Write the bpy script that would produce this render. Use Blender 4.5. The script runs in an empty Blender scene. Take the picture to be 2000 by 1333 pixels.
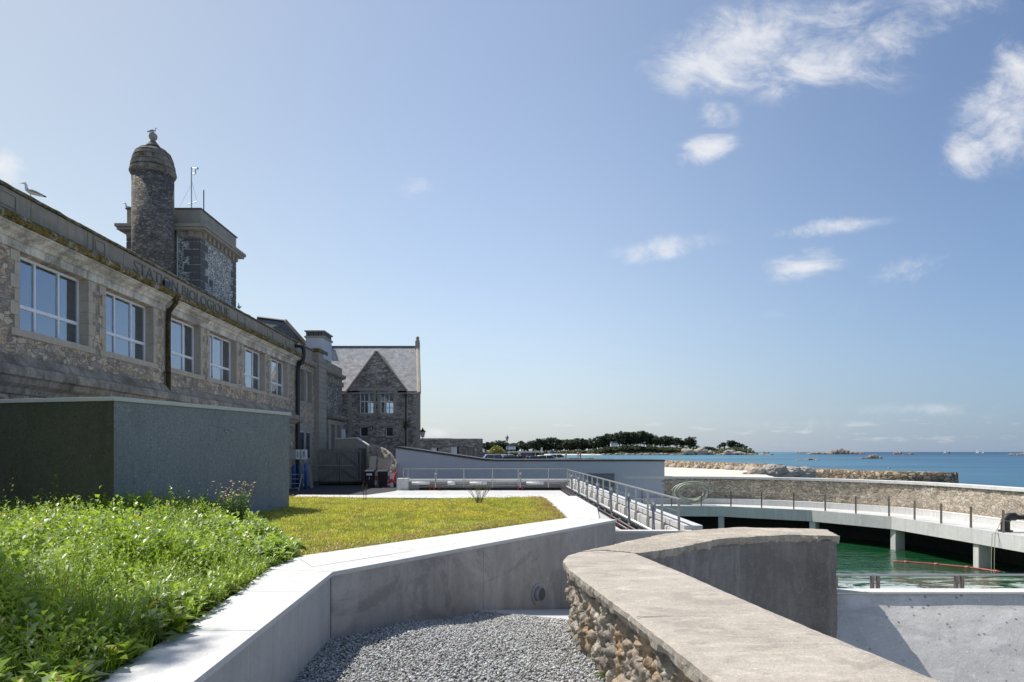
import bpy, bmesh, math, random
import numpy as np
from mathutils import Vector, Matrix
random.seed(7); rng = np.random.default_rng(7)
S = bpy.context.scene; C = S.collection
F = 1333.0; CX = 978.0; HY = 883.0          # lens in photo pixels, vanishing point, horizon
def W(px, py, Y): return ((px-CX)*Y/F, Y, (HY-py)*Y/F)
def G(px, py, z): Y = -z*F/(py-HY); return ((px-CX)*Y/F, Y, z)
SUNV = Vector((-.52, .42, 1)).normalized()

# ---------------------------------------------------------------- objects
def link(name, me, parent=None, m=None):
    o = bpy.data.objects.new(name, me); C.objects.link(o)
    if m: me.materials.append(m)
    if parent:
        o.parent = parent
        w = Matrix.Translation(parent.location)
        if parent.parent: w = Matrix.Identity(4) if parent.type == 'MESH' else w
        o.matrix_parent_inverse = w.inverted() if parent.type == 'EMPTY' else Matrix.Identity(4)
    return o
def tag(o, label=None, cat=None, group=None, kind=None):
    if label: o['label'] = label
    if cat: o['category'] = cat
    if group: o['group'] = group
    if kind: o['kind'] = kind
    return o
def thing(name, label, cat, loc=(0,0,0), group=None):
    o = bpy.data.objects.new(name, None); C.objects.link(o); o.location = loc
    o.empty_display_size = .2
    bpy.context.view_layer.update()
    return tag(o, label, cat, group)
def copy_tree(o, parent=None, loc=None, rz=None, label=None, sc=None):
    c = o.copy(); C.objects.link(c)
    if parent: c.parent = parent
    for ch in o.children: copy_tree(ch, c)
    if loc is not None: c.location = loc
    if rz is not None: c.rotation_euler = (0,0,rz)
    if sc is not None: c.scale = (sc,sc,sc) if not hasattr(sc,'__len__') else sc
    if label: c['label'] = label
    return c
class MB:
    def __init__(s): s.v = []; s.f = []
    def add(s, vs, fs):
        n = len(s.v); s.v += [tuple(v) for v in vs]; s.f += [tuple(i+n for i in f) for f in fs]; return s
    def box(s, x0,x1,y0,y1,z0,z1):
        x0,x1 = sorted((x0,x1)); y0,y1 = sorted((y0,y1)); z0,z1 = sorted((z0,z1))
        return s.add([(x0,y0,z0),(x1,y0,z0),(x1,y1,z0),(x0,y1,z0),(x0,y0,z1),(x1,y0,z1),(x1,y1,z1),(x0,y1,z1)],
              [(0,3,2,1),(4,5,6,7),(0,1,5,4),(1,2,6,5),(2,3,7,6),(3,0,4,7)])
    def prism(s, poly, z0, z1):                      # poly counter-clockwise; z may be a list per vertex
        n = len(poly); a = z0 if hasattr(z0,'__len__') else [z0]*n; b = z1 if hasattr(z1,'__len__') else [z1]*n
        vs = [(p[0],p[1],a[i]) for i,p in enumerate(poly)]+[(p[0],p[1],b[i]) for i,p in enumerate(poly)]
        return s.add(vs, [tuple(range(n-1,-1,-1)), tuple(range(n,2*n))]+[(i,(i+1)%n,n+(i+1)%n,n+i) for i in range(n)])
    def extr(s, prof, p0, p1, axis='y'):             # profile (a,z) swept along y or x
        n = len(prof); vs = []
        for t in (p0,p1):
            for a,z in prof: vs.append((a,t,z) if axis=='y' else (t,a,z))
        return s.add(vs, [tuple(range(n)), tuple(range(2*n-1,n-1,-1))]+[(i,n+i,n+(i+1)%n,(i+1)%n) for i in range(n)])
    def tube(s, pts, r, n=8, cap=True):
        pts = [Vector(p) for p in pts]; m = len(pts); rs = r if hasattr(r,'__len__') else [r]*m
        vs = []; prev = None
        for i,p in enumerate(pts):
            t = (pts[min(i+1,m-1)]-pts[max(i-1,0)]).normalized()
            if prev is None:
                u = t.orthogonal().normalized()
            else:
                u = (prev - t*prev.dot(t)).normalized()
            prev = u; w = t.cross(u)
            rr = rs[i] if hasattr(rs[i],'__len__') else (rs[i],rs[i])
            for k in range(n):
                a = 2*math.pi*k/n; vs.append(p+u*math.cos(a)*rr[0]+w*math.sin(a)*rr[1])
        fs = [(i*n+k, i*n+(k+1)%n, (i+1)*n+(k+1)%n, (i+1)*n+k) for i in range(m-1) for k in range(n)]
        if cap: fs += [tuple(range(n-1,-1,-1)), tuple((m-1)*n+k for k in range(n))]
        return s.add(vs, fs)
    def lathe(s, prof, c, n=24):                     # prof (r,z), c centre
        vs = []; m = len(prof)
        for r,z in prof:
            for k in range(n):
                a = 2*math.pi*k/n; vs.append((c[0]+r*math.cos(a), c[1]+r*math.sin(a), c[2]+z))
        fs = [(i*n+k, i*n+(k+1)%n, (i+1)*n+(k+1)%n, (i+1)*n+k) for i in range(m-1) for k in range(n)]
        fs += [tuple(range(n-1,-1,-1)), tuple((m-1)*n+k for k in range(n))]
        return s.add(vs, fs)
    def rot(s, ang, piv, axis='Z', start=0):
        R = Matrix.Rotation(ang, 4, axis); p = Vector(piv)
        for i in range(start, len(s.v)): s.v[i] = tuple(R @ (Vector(s.v[i])-p)+p)
        return s
    def build(s, name, m, parent=None, smooth=False, bevel=0):
        me = bpy.data.meshes.new(name); me.from_pydata(s.v, [], s.f); me.update()
        if smooth:
            for p in me.polygons: p.use_smooth = True
        if bevel:
            bm = bmesh.new(); bm.from_mesh(me)
            bmesh.ops.recalc_face_normals(bm, faces=bm.faces)
            es = [e for e in bm.edges if len(e.link_faces)==2 and e.calc_face_angle(0) > .6]
            try: bmesh.ops.bevel(bm, geom=es, offset=bevel, segments=2, affect='EDGES', clamp_overlap=True)
            except Exception: pass
            bm.to_mesh(me); bm.free()
        elif True:
            bm = bmesh.new(); bm.from_mesh(me); bmesh.ops.recalc_face_normals(bm, faces=bm.faces); bm.to_mesh(me); bm.free()
        return link(name, me, parent, m)
def npmesh(name, V, Q, m, parent=None, col=None, smooth=False):
    me = bpy.data.meshes.new(name); k = Q.shape[1]
    me.vertices.add(len(V)); me.vertices.foreach_set('co', V.astype(np.float32).ravel())
    me.loops.add(Q.size); me.loops.foreach_set('vertex_index', Q.astype(np.int32).ravel())
    me.polygons.add(len(Q)); me.polygons.foreach_set('loop_start', np.arange(0,Q.size,k,dtype=np.int32))
    try: me.polygons.foreach_set('loop_total', np.full(len(Q),k,dtype=np.int32))
    except Exception: pass
    if smooth: me.polygons.foreach_set('use_smooth', np.ones(len(Q),dtype=bool))
    me.update(calc_edges=True)
    if col is not None:
        a = me.color_attributes.new('Col','FLOAT_COLOR','POINT')
        c = np.ones((len(V),4),dtype=np.float32); c[:,:3] = col; a.data.foreach_set('color', c.ravel())
    return link(name, me, parent, m)
# ---------------------------------------------------------------- numpy noise
def _h(i,j,k,s=0):
    n = (i*374761393+j*668265263+k*2147483647+s*974711) & 0xffffffff
    n = ((n^(n>>13))*1274126177) & 0xffffffff; n = n^(n>>16)
    return (n & 0xffff)/65535.0
def vnoise(P, s=0):
    P = np.asarray(P,float); I = np.floor(P).astype(np.int64); f = P-I; f = f*f*(3-2*f); r = 0
    for a in (0,1):
        for b in (0,1):
            for c in (0,1):
                w = (f[:,0] if a else 1-f[:,0])*(f[:,1] if b else 1-f[:,1])*(f[:,2] if c else 1-f[:,2])
                r = r+w*_h(I[:,0]+a,I[:,1]+b,I[:,2]+c,s)
    return r
def fbm(P, o=4, s=0):
    r = 0; a = .5; P = np.asarray(P,float)
    for i in range(o): r = r+a*(vnoise(P,s+i)-.5); P = P*2.03+7.1; a *= .5
    return r
def worley(P, s=0):                                  # F1, F2, cell id
    P = np.asarray(P,float); I = np.floor(P).astype(np.int64); d1 = np.full(len(P),9.); d2 = d1.copy(); cid = np.zeros(len(P)); cen = np.zeros((len(P),3)); 
    for a in (-1,0,1):
        for b in (-1,0,1):
            for c in (-1,0,1):
                J = I+np.array([a,b,c]); h = _h(J[:,0],J[:,1],J[:,2],s)
                q = J+np.stack([h,_h(J[:,0],J[:,1],J[:,2],s+11),_h(J[:,0],J[:,1],J[:,2],s+23)],1)
                d = np.linalg.norm(P-q,axis=1); m = d<d1
                d2 = np.where(m,d1,np.minimum(d2,d)); cid = np.where(m,h,cid); cen[m] = q[m]; d1 = np.where(m,d,d1)
    worley.cen = cen
    return d1,d2,cid
def grid_faces(nu,nv):
    i = np.arange(nu-1)[:,None]*nv+np.arange(nv-1)[None,:]; i = i.ravel()
    return np.stack([i,i+nv,i+nv+1,i+1],1)
# ---------------------------------------------------------------- materials
class N:
    def __init__(s, name):
        s.m = bpy.data.materials.new(name); s.m.use_nodes = True; s.t = s.m.node_tree; s.t.nodes.clear()
        s.o = s.n('ShaderNodeOutputMaterial'); s.co = s.n('ShaderNodeTexCoord').outputs['Object']
    def n(s, ty, **k):
        x = s.t.nodes.new(ty)
        for a,b in k.items(): setattr(x,a,b)
        return x
    def l(s, a, b): s.t.links.new(a,b)
    def put(s, sock, v):
        if hasattr(v,'is_linked') or isinstance(v, bpy.types.NodeSocket): s.l(v, sock)
        else: sock.default_value = v if not (hasattr(v,'__len__') and len(v)==3 and len(sock.default_value)==4) else (*v,1)
    def map(s, sc=(1,1,1), rot=(0,0,0), loc=(0,0,0), co=None):
        x = s.n('ShaderNodeMapping'); s.l(co or s.co, x.inputs[0]); x.inputs['Scale'].default_value = sc
        x.inputs['Rotation'].default_value = rot; x.inputs['Location'].default_value = loc; return x.outputs[0]
    def noise(s, scale, detail=5, rough=.6, co=None, dist=0):
        x = s.n('ShaderNodeTexNoise'); s.l(co or s.co, x.inputs['Vector']); x.inputs['Scale'].default_value = scale
        x.inputs['Detail'].default_value = detail; x.inputs['Roughness'].default_value = rough; x.inputs['Distortion'].default_value = dist
        return x.outputs['Fac']
    def vor(s, scale, feat='F1', co=None, rnd=1):
        x = s.n('ShaderNodeTexVoronoi', feature=feat); s.l(co or s.co, x.inputs['Vector']); x.inputs['Scale'].default_value = scale
        x.inputs['Randomness'].default_value = rnd; return x
    def ramp(s, fac, stops, interp='LINEAR'):
        x = s.n('ShaderNodeValToRGB'); s.l(fac, x.inputs[0]); r = x.color_ramp; r.interpolation = interp
        while len(r.elements) < len(stops): r.elements.new(.5)
        for e,(p,c) in zip(r.elements, stops):
            e.position = p; e.color = (*c,1) if hasattr(c,'__len__') else (c,c,c,1)
        return x.outputs[0]
    def mix(s, f, a, b, mode='MIX'):
        x = s.n('ShaderNodeMix', data_type='RGBA', blend_type=mode); s.put(x.inputs[0], f); s.put(x.inputs[6], a); s.put(x.inputs[7], b)
        return x.outputs[2]
    def math(s, op, a, b=0.):
        x = s.n('ShaderNodeMath', operation=op); s.put(x.inputs[0], a); s.put(x.inputs[1], b); return x.outputs[0]
    def mask(s, scale, lo, hi, sc=(1,1,1), detail=5, rough=.65, loc=(0,0,0), dist=0):
        return s.ramp(s.noise(scale, detail, rough, s.map(sc,loc=loc), dist), [(lo,0),(hi,1)])
    def bump(s, h, st, dist=.02, prev=None):
        x = s.n('ShaderNodeBump'); s.l(h, x.inputs['Height']); x.inputs['Strength'].default_value = st; x.inputs['Distance'].default_value = dist
        if prev: s.l(prev, x.inputs['Normal'])
        return x.outputs[0]
    def out(s, col, rough=.85, nrm=None, spec=.3, metal=0, **k):
        p = s.n('ShaderNodeBsdfPrincipled'); s.put(p.inputs['Base Color'], col); s.put(p.inputs['Roughness'], rough)
        p.inputs['Specular IOR Level'].default_value = spec; p.inputs['Metallic'].default_value = metal
        if nrm: s.l(nrm, p.inputs['Normal'])
        for a,b in k.items(): p.inputs[a.replace('_',' ')].default_value = b
        s.l(p.outputs[0], s.o.inputs[0]); s.p = p; return s.m
def plain(name, c, rough=.6, var=.15, scale=6, metal=0, spec=.4, bump=.1):
    n = N(name); f = n.noise(scale, 4); d = tuple(x*(1-var) for x in c); e = tuple(min(1,x*(1+var)) for x in c)
    return n.out(n.ramp(f, [(.3,d),(.7,e)]), rough, n.bump(f,bump,.01) if bump else None, spec, metal)
def concrete(name, c, dark=.6, scale=1., streak=.5, pore=.5, bump=.3, rough=.9, speck=0., sps=90, pit=None, stain=None, light=None):
    n = N(name)
    big = n.noise(.9*scale, 6, .65); fine = n.noise(30*scale, 4, .7); mid = n.noise(5*scale,5,.6)
    col = n.ramp(big, [(.3,tuple(x*dark for x in c)),(.5,tuple(x*(.5+.5*dark) for x in c)),(.72,c)])
    col = n.mix(.35, col, n.ramp(mid,[(.3,tuple(x*dark for x in c)),(.7,tuple(min(1,x*1.1) for x in c))]))
    if streak:
        st = n.noise(5*scale, 5, .7, n.map((1,1,.06)))
        col = n.mix(n.ramp(st,[(.5,0),(.75,streak)]), col, tuple(x*dark*.75 for x in c))
        st2 = n.noise(7*scale, 4, .7, n.map((1,1,.04),loc=(3,5,1)))
        col = n.mix(n.ramp(st2,[(.58,0),(.8,streak*.5)]), col, tuple(min(1,x*1.35) for x in c))
    if pore:
        v = n.vor(16*scale); g = n.noise(3*scale,3)
        pm = n.math('MULTIPLY', n.ramp(v.outputs['Distance'],[(.08,1),(.16,0)]), n.ramp(g,[(.45,0),(.6,1)]))
        col = n.mix(n.math('MULTIPLY',pm,pore), col, tuple(x*.3 for x in c))
    if speck:
        v2 = n.noise(sps*scale,2,.8); col = n.mix(n.ramp(v2,[(.55,0),(.68,speck)]), col, tuple(x*.35 for x in c))
        v3 = n.noise(sps*.8*scale,2,.8,n.map(loc=(9,1,2))); col = n.mix(n.ramp(v3,[(.6,0),(.7,speck)]), col, tuple(min(1,x*1.6) for x in c))
    if stain:                                     # (amount, scale, stretch xyz, threshold)
        q = n.noise(stain[1],5,.62,n.map(stain[2]),1.2); col = n.mix(n.ramp(q,[(stain[3],0),(stain[3]+.035,stain[0]*.7),(stain[3]+.2,stain[0])]), col, tuple(x*.42 for x in c))
    if light:
        q = n.noise(light[1],6,.7,n.map(light[2],loc=(4,2,7)),.6); col = n.mix(n.ramp(q,[(light[3],0),(light[3]+.12,light[0])]), col, tuple(min(.9,x*1.45) for x in c))
    if pit:                                       # (scale, radius, amount)
        v = n.vor(pit[0]); g = n.noise(pit[0]*.12,3); pm = n.math('MULTIPLY', n.ramp(v.outputs['Distance'],[(pit[1]*.6,1),(pit[1],0)]), n.ramp(g,[(.44,0),(.56,1)]))
        col = n.mix(n.math('MULTIPLY',pm,pit[2]), col, tuple(x*.18 for x in c))
    col = n.mix(.25, col, n.ramp(fine,[(.3,tuple(x*.7 for x in c)),(.7,tuple(min(1,x*1.15) for x in c))]))
    b = n.bump(fine, bump, .006); b = n.bump(mid, bump, .02, b)
    return n.out(col, rough, b, .2)
def rubble(name, cols, mortar, scale=3.2, sq=(1,1,1.7), mw=.05, bump=.8, dirt=None, dirtamt=.5, dist=.25):
    n = N(name); co = n.map(sq)
    wob = n.n('ShaderNodeVectorMath', operation='MULTIPLY_ADD'); nz = n.n('ShaderNodeTexNoise'); n.l(co, nz.inputs['Vector']); nz.inputs['Scale'].default_value = 4
    n.l(nz.outputs['Color'], wob.inputs[0]); wob.inputs[1].default_value = (dist,dist,dist); n.l(co, wob.inputs[2])
    co = wob.outputs[0]
    v = n.vor(scale, co=co); e = n.vor(scale,'DISTANCE_TO_EDGE', co=co)
    sep = n.n('ShaderNodeSeparateColor'); n.l(v.outputs['Color'], sep.inputs[0])
    k = len(cols); col = n.ramp(sep.outputs[0], [(i/k,c) for i,c in enumerate(cols)], 'CONSTANT')
    fine = n.noise(22,5,.7); col = n.mix(.55, col, n.ramp(fine,[(.3,.12),(.5,.5),(.75,.95)]), 'OVERLAY')
    mm = n.ramp(e.outputs['Distance'],[(mw*.5,1),(mw,0)])
    mcol = n.mix(n.mask(3,.4,.6), mortar, tuple(x*.6 for x in mortar))
    col = n.mix(mm, col, mcol)
    if dirt: col = n.mix(n.math('MULTIPLY', n.mask(.9,.42,.65,(1,1,.5)), dirtamt), col, dirt)
    b = n.bump(n.ramp(e.outputs['Distance'],[(0,0),(mw*1.6,1)]), bump, .03); b = n.bump(fine, .5, .015, b)
    return n.out(col, .95, b, .15)
def ashlar(name, c, mortar, axis='x', bw=.7, bh=.32, mw=.015, var=.35, bump=.5):
    n = N(name); s = n.n('ShaderNodeSeparateXYZ'); n.l(n.co, s.inputs[0]); cb = n.n('ShaderNodeCombineXYZ')
    if axis=='x': n.l(s.outputs['Y'], cb.inputs[0])
    elif axis=='y': n.l(s.outputs['X'], cb.inputs[0])
    else: n.l(n.math('ADD', s.outputs['X'], s.outputs['Y']), cb.inputs[0])
    n.l(s.outputs['Z'], cb.inputs[1])
    b = n.n('ShaderNodeTexBrick'); n.l(cb.outputs[0], b.inputs['Vector']); b.inputs['Scale'].default_value = 1
    b.inputs['Brick Width'].default_value = bw; b.inputs['Row Height'].default_value = bh; b.inputs['Mortar Size'].default_value = mw
    b.inputs['Color1'].default_value = (*[x*(1-var) for x in c],1); b.inputs['Color2'].default_value = (*[x*(1+var) for x in c],1)
    b.inputs['Mortar'].default_value = (*mortar,1)
    f = n.noise(18,5,.7); g = n.noise(2.2,4,.6)
    col = n.mix(.5, b.outputs['Color'], n.ramp(f,[(.3,.15),(.7,.85)]),'OVERLAY'); col = n.mix(.4, col, n.ramp(g,[(.3,.2),(.7,.8)]),'OVERLAY')
    return n.out(col, .92, n.bump(f,.4,.012, n.bump(b.outputs['Fac'],-bump,.02)), .15)
def leafmat(name, trans=.45, rough=.5):
    n = N(name); a = n.n('ShaderNodeAttribute', attribute_name='Col'); p = n.out(a.outputs['Color'], rough, None, .4)
    t = n.n('ShaderNodeBsdfTranslucent'); c2 = n.mix(1., a.outputs['Color'], (1.2,1.15,.75), 'MULTIPLY'); n.l(c2, t.inputs[0])
    x = n.n('ShaderNodeMixShader'); x.inputs[0].default_value = trans; n.l(n.p.outputs[0], x.inputs[1]); n.l(t.outputs[0], x.inputs[2]); n.l(x.outputs[0], n.o.inputs[0])
    return n.m
def glassmat(name, tint=(.75,.85,.95), refl=.18, rough=.02):
    n = N(name); g = n.n('ShaderNodeBsdfGlossy'); g.inputs['Roughness'].default_value = rough; g.inputs[0].default_value = (.9,.95,1,1)
    t = n.n('ShaderNodeBsdfTransparent'); t.inputs[0].default_value = (*tint,1)
    fr = n.n('ShaderNodeFresnel'); fr.inputs[0].default_value = 1.5
    w = n.noise(.8,2); b = n.bump(w,.15,.03); n.l(b, g.inputs['Normal'])
    f = n.math('ADD', fr.outputs[0], refl); f = n.math('MINIMUM', f, .95)
    x = n.n('ShaderNodeMixShader'); n.l(f,x.inputs[0]); n.l(t.outputs[0],x.inputs[1]); n.l(g.outputs[0],x.inputs[2]); n.l(x.outputs[0], n.o.inputs[0])
    return n.m

M = {}
M['rubble'] = rubble('rubble_stone', [(0.469,0.373,0.262),(0.607,0.497,0.359),(0.304,0.262,0.221),(0.690,0.580,0.428),(0.552,0.400,0.262),(0.414,0.359,0.304)], (.50,.45,.37), 4.2, (1,1,1.7), .06, dirt=(.12,.105,.09), dirtamt=.35, dist=.35)
M['rubble_grey'] = rubble('grey_granite_rubble', [(0.294,0.268,0.241),(0.449,0.405,0.354),(0.224,0.208,0.190),(0.569,0.500,0.431),(0.362,0.310,0.268)], (.30,.28,.25), 4.4, (1,1,1.9), .045, dirt=(.04,.04,.04), dirtamt=.4)
M['rubble_turret'] = rubble('turret_stone', [(0.230,0.201,0.172),(0.310,0.270,0.230),(0.172,0.155,0.138),(0.391,0.333,0.276),(0.265,0.218,0.184)], (.17,.155,.14), 6.0, (1,1,2.0), .07, dirt=(.09,.085,.08), dirtamt=.3, dist=.15)
M['rubble_white'] = rubble('white_pointed_rubble', [(.17,.165,.16),(.26,.25,.23),(.13,.13,.13),(.30,.28,.25)], (.85,.83,.79), 5.6, (1,1,1.7), .12, .3, dist=.12)
M['rubble_pale'] = rubble('pale_granite_rubble', [(.50,.43,.33),(.60,.52,.41),(.42,.36,.28),(.56,.46,.35),(.64,.57,.47)], (.46,.40,.32), 3.4, (1,1,1.7), .05, 1., dirt=(.26,.23,.19), dirtamt=.45, dist=.55)
M['rubble_dark'] = rubble('brown_sea_wall_stone', [(.24,.18,.12),(.36,.28,.19),(.17,.14,.11),(.42,.33,.23)], (.12,.10,.08), 1.3, (1,1,1.6), .09, 1.)
M['ashlar_grey'] = ashlar('grey_ashlar', (.2,.19,.175), (.12,.115,.11), 'y', .6, .3)
M['quoin'] = concrete('dressed_granite', (.58,.50,.40), .6, 2, .4, .3, .5, speck=.25)
M['quoin_grey'] = concrete('grey_dressed_granite', (.43,.385,.325), .6, 2, .4, .2, .5, speck=.3)
M['quoin_dark'] = concrete('dark_quoin', (.16,.155,.15), .7, 2, .2, .1, .4)
def mossy(name, c, moss=(.13,.105,.015), amt=.5, soot=0):
    n = N(name); big = n.noise(1.2,6,.65); fine = n.noise(25,4,.7)
    col = n.ramp(big,[(.3,tuple(x*.35 for x in c)),(.5,tuple(x*.75 for x in c)),(.7,c)])
    st = n.noise(6,5,.7,n.map((1,1,.08))); col = n.mix(n.ramp(st,[(.45,0),(.7,.6)]), col, tuple(x*.25 for x in c))
    col = n.mix(.4, col, n.ramp(fine,[(.3,.1),(.7,.9)]),'OVERLAY')
    if soot: col = n.mix(n.math('MULTIPLY', n.mask(1.7,.50,.66,(1,1,.8),6,.72), soot), col, (.07,.065,.06))
    if amt:
        k = n.mask(3.5,.62-amt*.4,.70-amt*.35,(1,1,1),6,.75)
        col = n.mix(k, col, n.ramp(n.noise(9,4),[(.35,(.045,.04,.02)),(.5,moss),(.7,tuple(x*1.7 for x in moss))]))
    return n.out(col,.95,n.bump(fine,.6,.015,n.bump(big,.4,.03)),.15)
M['moss'] = mossy('mossy_ledge', (.50,.46,.38), (.15,.11,.03), .62)
M['moss_cap'] = mossy('lichen_capping', (.28,.25,.2), (.12,.10,.03), .42)
M['cornice'] = mossy('weathered_cornice', (.84,.77,.65), amt=0, soot=.42)
M['string'] = mossy('stained_string_course', (.48,.42,.34), amt=0, soot=.5)
M['parapet'] = concrete('weathered_parapet', (.42,.365,.295), .5, .8, .8, .5, .6)
M['dome'] = mossy('lichen_dome', (.36,.32,.27), (.14,.095,.04), .27)
M['inscr'] = plain('carved_letters', (.17,.15,.125), .95, .3)
M['conc_wall'] = concrete('shuttered_concrete', (.50,.465,.43), .55, .9, .55, .6, .35, stain=(.75,.55,(1,1,1.5),.52), light=(.35,1.6,(1,1,.5),.52), pit=(13,.11,.7))
M['conc_wall_light'] = concrete('pale_shuttered_concrete', (.56,.545,.52), .7, .9, .6, .5, .3, stain=(.3,1.2,(1,1,.25),.55), pit=(12,.09,.5))
M['coping'] = concrete('granite_coping', (.66,.65,.62), .88, 1.2, 0, 0, .25, speck=.5, sps=55, stain=(.16,1.1,(1,1,1),.56))
M['deckc'] = concrete('pale_deck_concrete', (.60,.595,.58), .84, .5, 0, 0, .15)
M['oldslab'] = concrete('worn_slab', (.52,.465,.395), .58, 1.3, 0, .3, 1.0, speck=.7, sps=45, stain=(.6,1.6,(.65,1.4,1),.54), light=(.38,2.6,(.7,1.4,1),.54))
M['oldrough'] = concrete('exposed_aggregate_slab', (.50,.44,.36), .6, 2.0, 0, .9, 1.5, speck=1., sps=26, pit=(20,.26,.8), light=(.5,2,(1,1,1),.48))
M['oldrender'] = concrete('dark_weathered_render', (.34,.31,.28), .36, 1., .7, .8, 1.2, speck=.5, sps=40, stain=(.8,1.3,(1,1,.7),.52), light=(.55,2.6,(1,1,.22),.53))
M['apron'] = concrete('sprayed_concrete_apron', (.62,.60,.565), .74, .9, 0, 0, .7, speck=.5, sps=30, pit=(7,.2,.9), stain=(.3,.9,(.5,1.6,1.6),.55), light=(.5,1.4,(.6,1.5,1.5),.52))
M['beam'] = concrete('fair_faced_concrete', (.76,.75,.72), .76, 1., .6, .3, .2, stain=(.3,1.4,(1,1,.2),.56))
M['basinw'] = concrete('wet_shaded_basin_concrete', (.08,.085,.08), .6, 1, .4)  # wet concrete; shade under the walkway is also put into its dark colour
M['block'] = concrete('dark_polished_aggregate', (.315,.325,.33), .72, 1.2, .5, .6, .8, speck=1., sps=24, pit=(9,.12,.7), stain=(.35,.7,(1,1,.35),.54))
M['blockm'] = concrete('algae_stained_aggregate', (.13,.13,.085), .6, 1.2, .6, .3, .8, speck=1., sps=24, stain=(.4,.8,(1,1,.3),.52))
M['bluewall'] = concrete('pale_blue_render', (.54,.565,.62), .93, .5, .12, 0, .08)
M['darkcap'] = plain('dark_zinc', (.05,.05,.05), .6)
M['asphalt'] = concrete('asphalt', (.065,.066,.07), .8, 3, 0, 0, .4, speck=.3)
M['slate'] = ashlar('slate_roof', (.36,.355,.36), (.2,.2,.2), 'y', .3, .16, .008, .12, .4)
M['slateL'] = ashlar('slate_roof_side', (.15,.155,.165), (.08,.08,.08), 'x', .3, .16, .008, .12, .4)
M['white'] = plain('white_paint', (.78,.78,.77), .45, .04)
M['whitealu'] = plain('white_aluminium', (.80,.81,.83), .4, .05)
M['glass'] = glassmat('window_glass', refl=.30)
M['glassdk'] = plain('dark_window_glass', (.03,.035,.045), .08, .2, 2, spec=.8, bump=0)
M['room'] = plain('room_paint', (.52,.57,.63), .9, .08, 1)
M['steel'] = plain('brushed_steel', (.46,.44,.41), .4, .1, 20, metal=.9)
M['galv'] = plain('galvanised_steel', (.50,.50,.50), .45, .1, 8, metal=.5)
M['brownsteel'] = plain('bronzed_steel', (.26,.23,.20), .4, .1, 8, metal=.6)
M['black'] = plain('black_rubber', (.02,.02,.022), .5, .2)
M['pipe'] = plain('cast_iron_pipe', (.035,.037,.045), .45, .2)
M['rustpipe'] = mossy('lichened_pipe', (.09,.075,.055), (.10,.075,.025), .45)
M['red'] = plain('red_plastic', (.58,.06,.045), .4, .1)
M['blue'] = plain('blue_paint', (.03,.13,.40), .35, .15)
M['bluecyl'] = plain('grey_blue_paint', (.10,.2,.32), .35, .15)
M['wood'] = None
n = N('weathered_grey_wood'); st = n.noise(3,5,.7,n.map((9,9,.4))); pz = n.n('ShaderNodeSeparateXYZ'); n.l(n.co,pz.inputs[0]); gap = n.math('FRACT', n.math('MULTIPLY', pz.outputs['X'], 6.))
M['wood'] = n.out(n.mix(n.ramp(gap,[(.0,1),(.07,0)]), n.ramp(st,[(.3,(.15,.14,.13)),(.7,(.36,.34,.31))]), (.03,.03,.03)),.85,n.bump(st,.4,.01))
M['sand'] = concrete('sand', (.72,.65,.55), .85, .25, 0, 0, .3)
M['soil'] = plain('soil', (.07,.055,.03), .95, .4, 8)
M['leaf'] = leafmat('leaf', .45, .38); M['blade'] = leafmat('grass_blade', .5)
M['needle'] = leafmat('pine_needles', .12, .8)
M['bark'] = plain('bark', (.10,.075,.055), .9, .3, 3)
M['rock'] = concrete('granite_boulder', (.50,.44,.37), .4, .8, .3, .3, 1.2, speck=.3)
M['rockfar'] = concrete('granite_islet', (.33,.28,.23), .5, .06, 0, 0, .9)
M['gull'] = plain('white_feathers', (.80,.79,.77), .7, .03); M['gullg'] = plain('grey_feathers', (.28,.29,.31), .7, .05)
M['orange'] = plain('orange_beak', (.7,.35,.05), .5)
M['hose'] = plain('pale_green_hose', (.46,.48,.38), .45, .08)
M['greybox'] = plain('grey_plastic', (.35,.36,.37), .5)

M['wire'] = plain('fine_wire', (.30,.30,.30), .6, .05, 5, metal=.2, bump=0)
M['navy'] = plain('dark_blue_hose', (.04,.08,.18), .5, .1, bump=0)
SKY=.117; SUN=4.2; EXPO=0.35; CLOUD=6.0; HZ=(3.1,3.55,4.2)
# =============================================================== GROUND, SEA
def struct(o): return tag(o, kind='structure')
def cat_path(P, step):
    P = [Vector((*p,0) if len(p)==2 else p) for p in P]; out = []
    for i in range(len(P)-1):
        p0 = P[max(i-1,0)]; p1 = P[i]; p2 = P[i+1]; p3 = P[min(i+2,len(P)-1)]
        n = max(1,int((p2-p1).length/step))
        for k in range(n):
            t = k/n; out.append(.5*((2*p1)+(p2-p0)*t+(2*p0-5*p1+4*p2-p3)*t*t+(3*p1-p0-3*p2+p3)*t**3))
    return out+[P[-1]]
def inpoly(X, Y, poly):
    r = np.zeros(len(X),bool); n = len(poly)
    for i in range(n):
        x1,y1 = poly[i][:2]; x2,y2 = poly[(i+1)%n][:2]
        if y1==y2: continue
        r ^= ((y1>Y)!=(y2>Y)) & (X < (x2-x1)*(Y-y1)/(y2-y1)+x1)
    return r
def sheet(name, poly, z, m):
    me = bpy.data.meshes.new(name); zz = z if hasattr(z,'__len__') else [z]*len(poly)
    me.from_pydata([(p[0],p[1],zz[i]) for i,p in enumerate(poly)],[],[tuple(range(len(poly)))]); me.update()
    bm = bmesh.new(); bm.from_mesh(me); bmesh.ops.recalc_face_normals(bm,faces=bm.faces)
    for f in bm.faces:
        if f.normal.z<0: f.normal_flip()
    bm.to_mesh(me); bm.free(); return struct(link(name, me, None, m))

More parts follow.
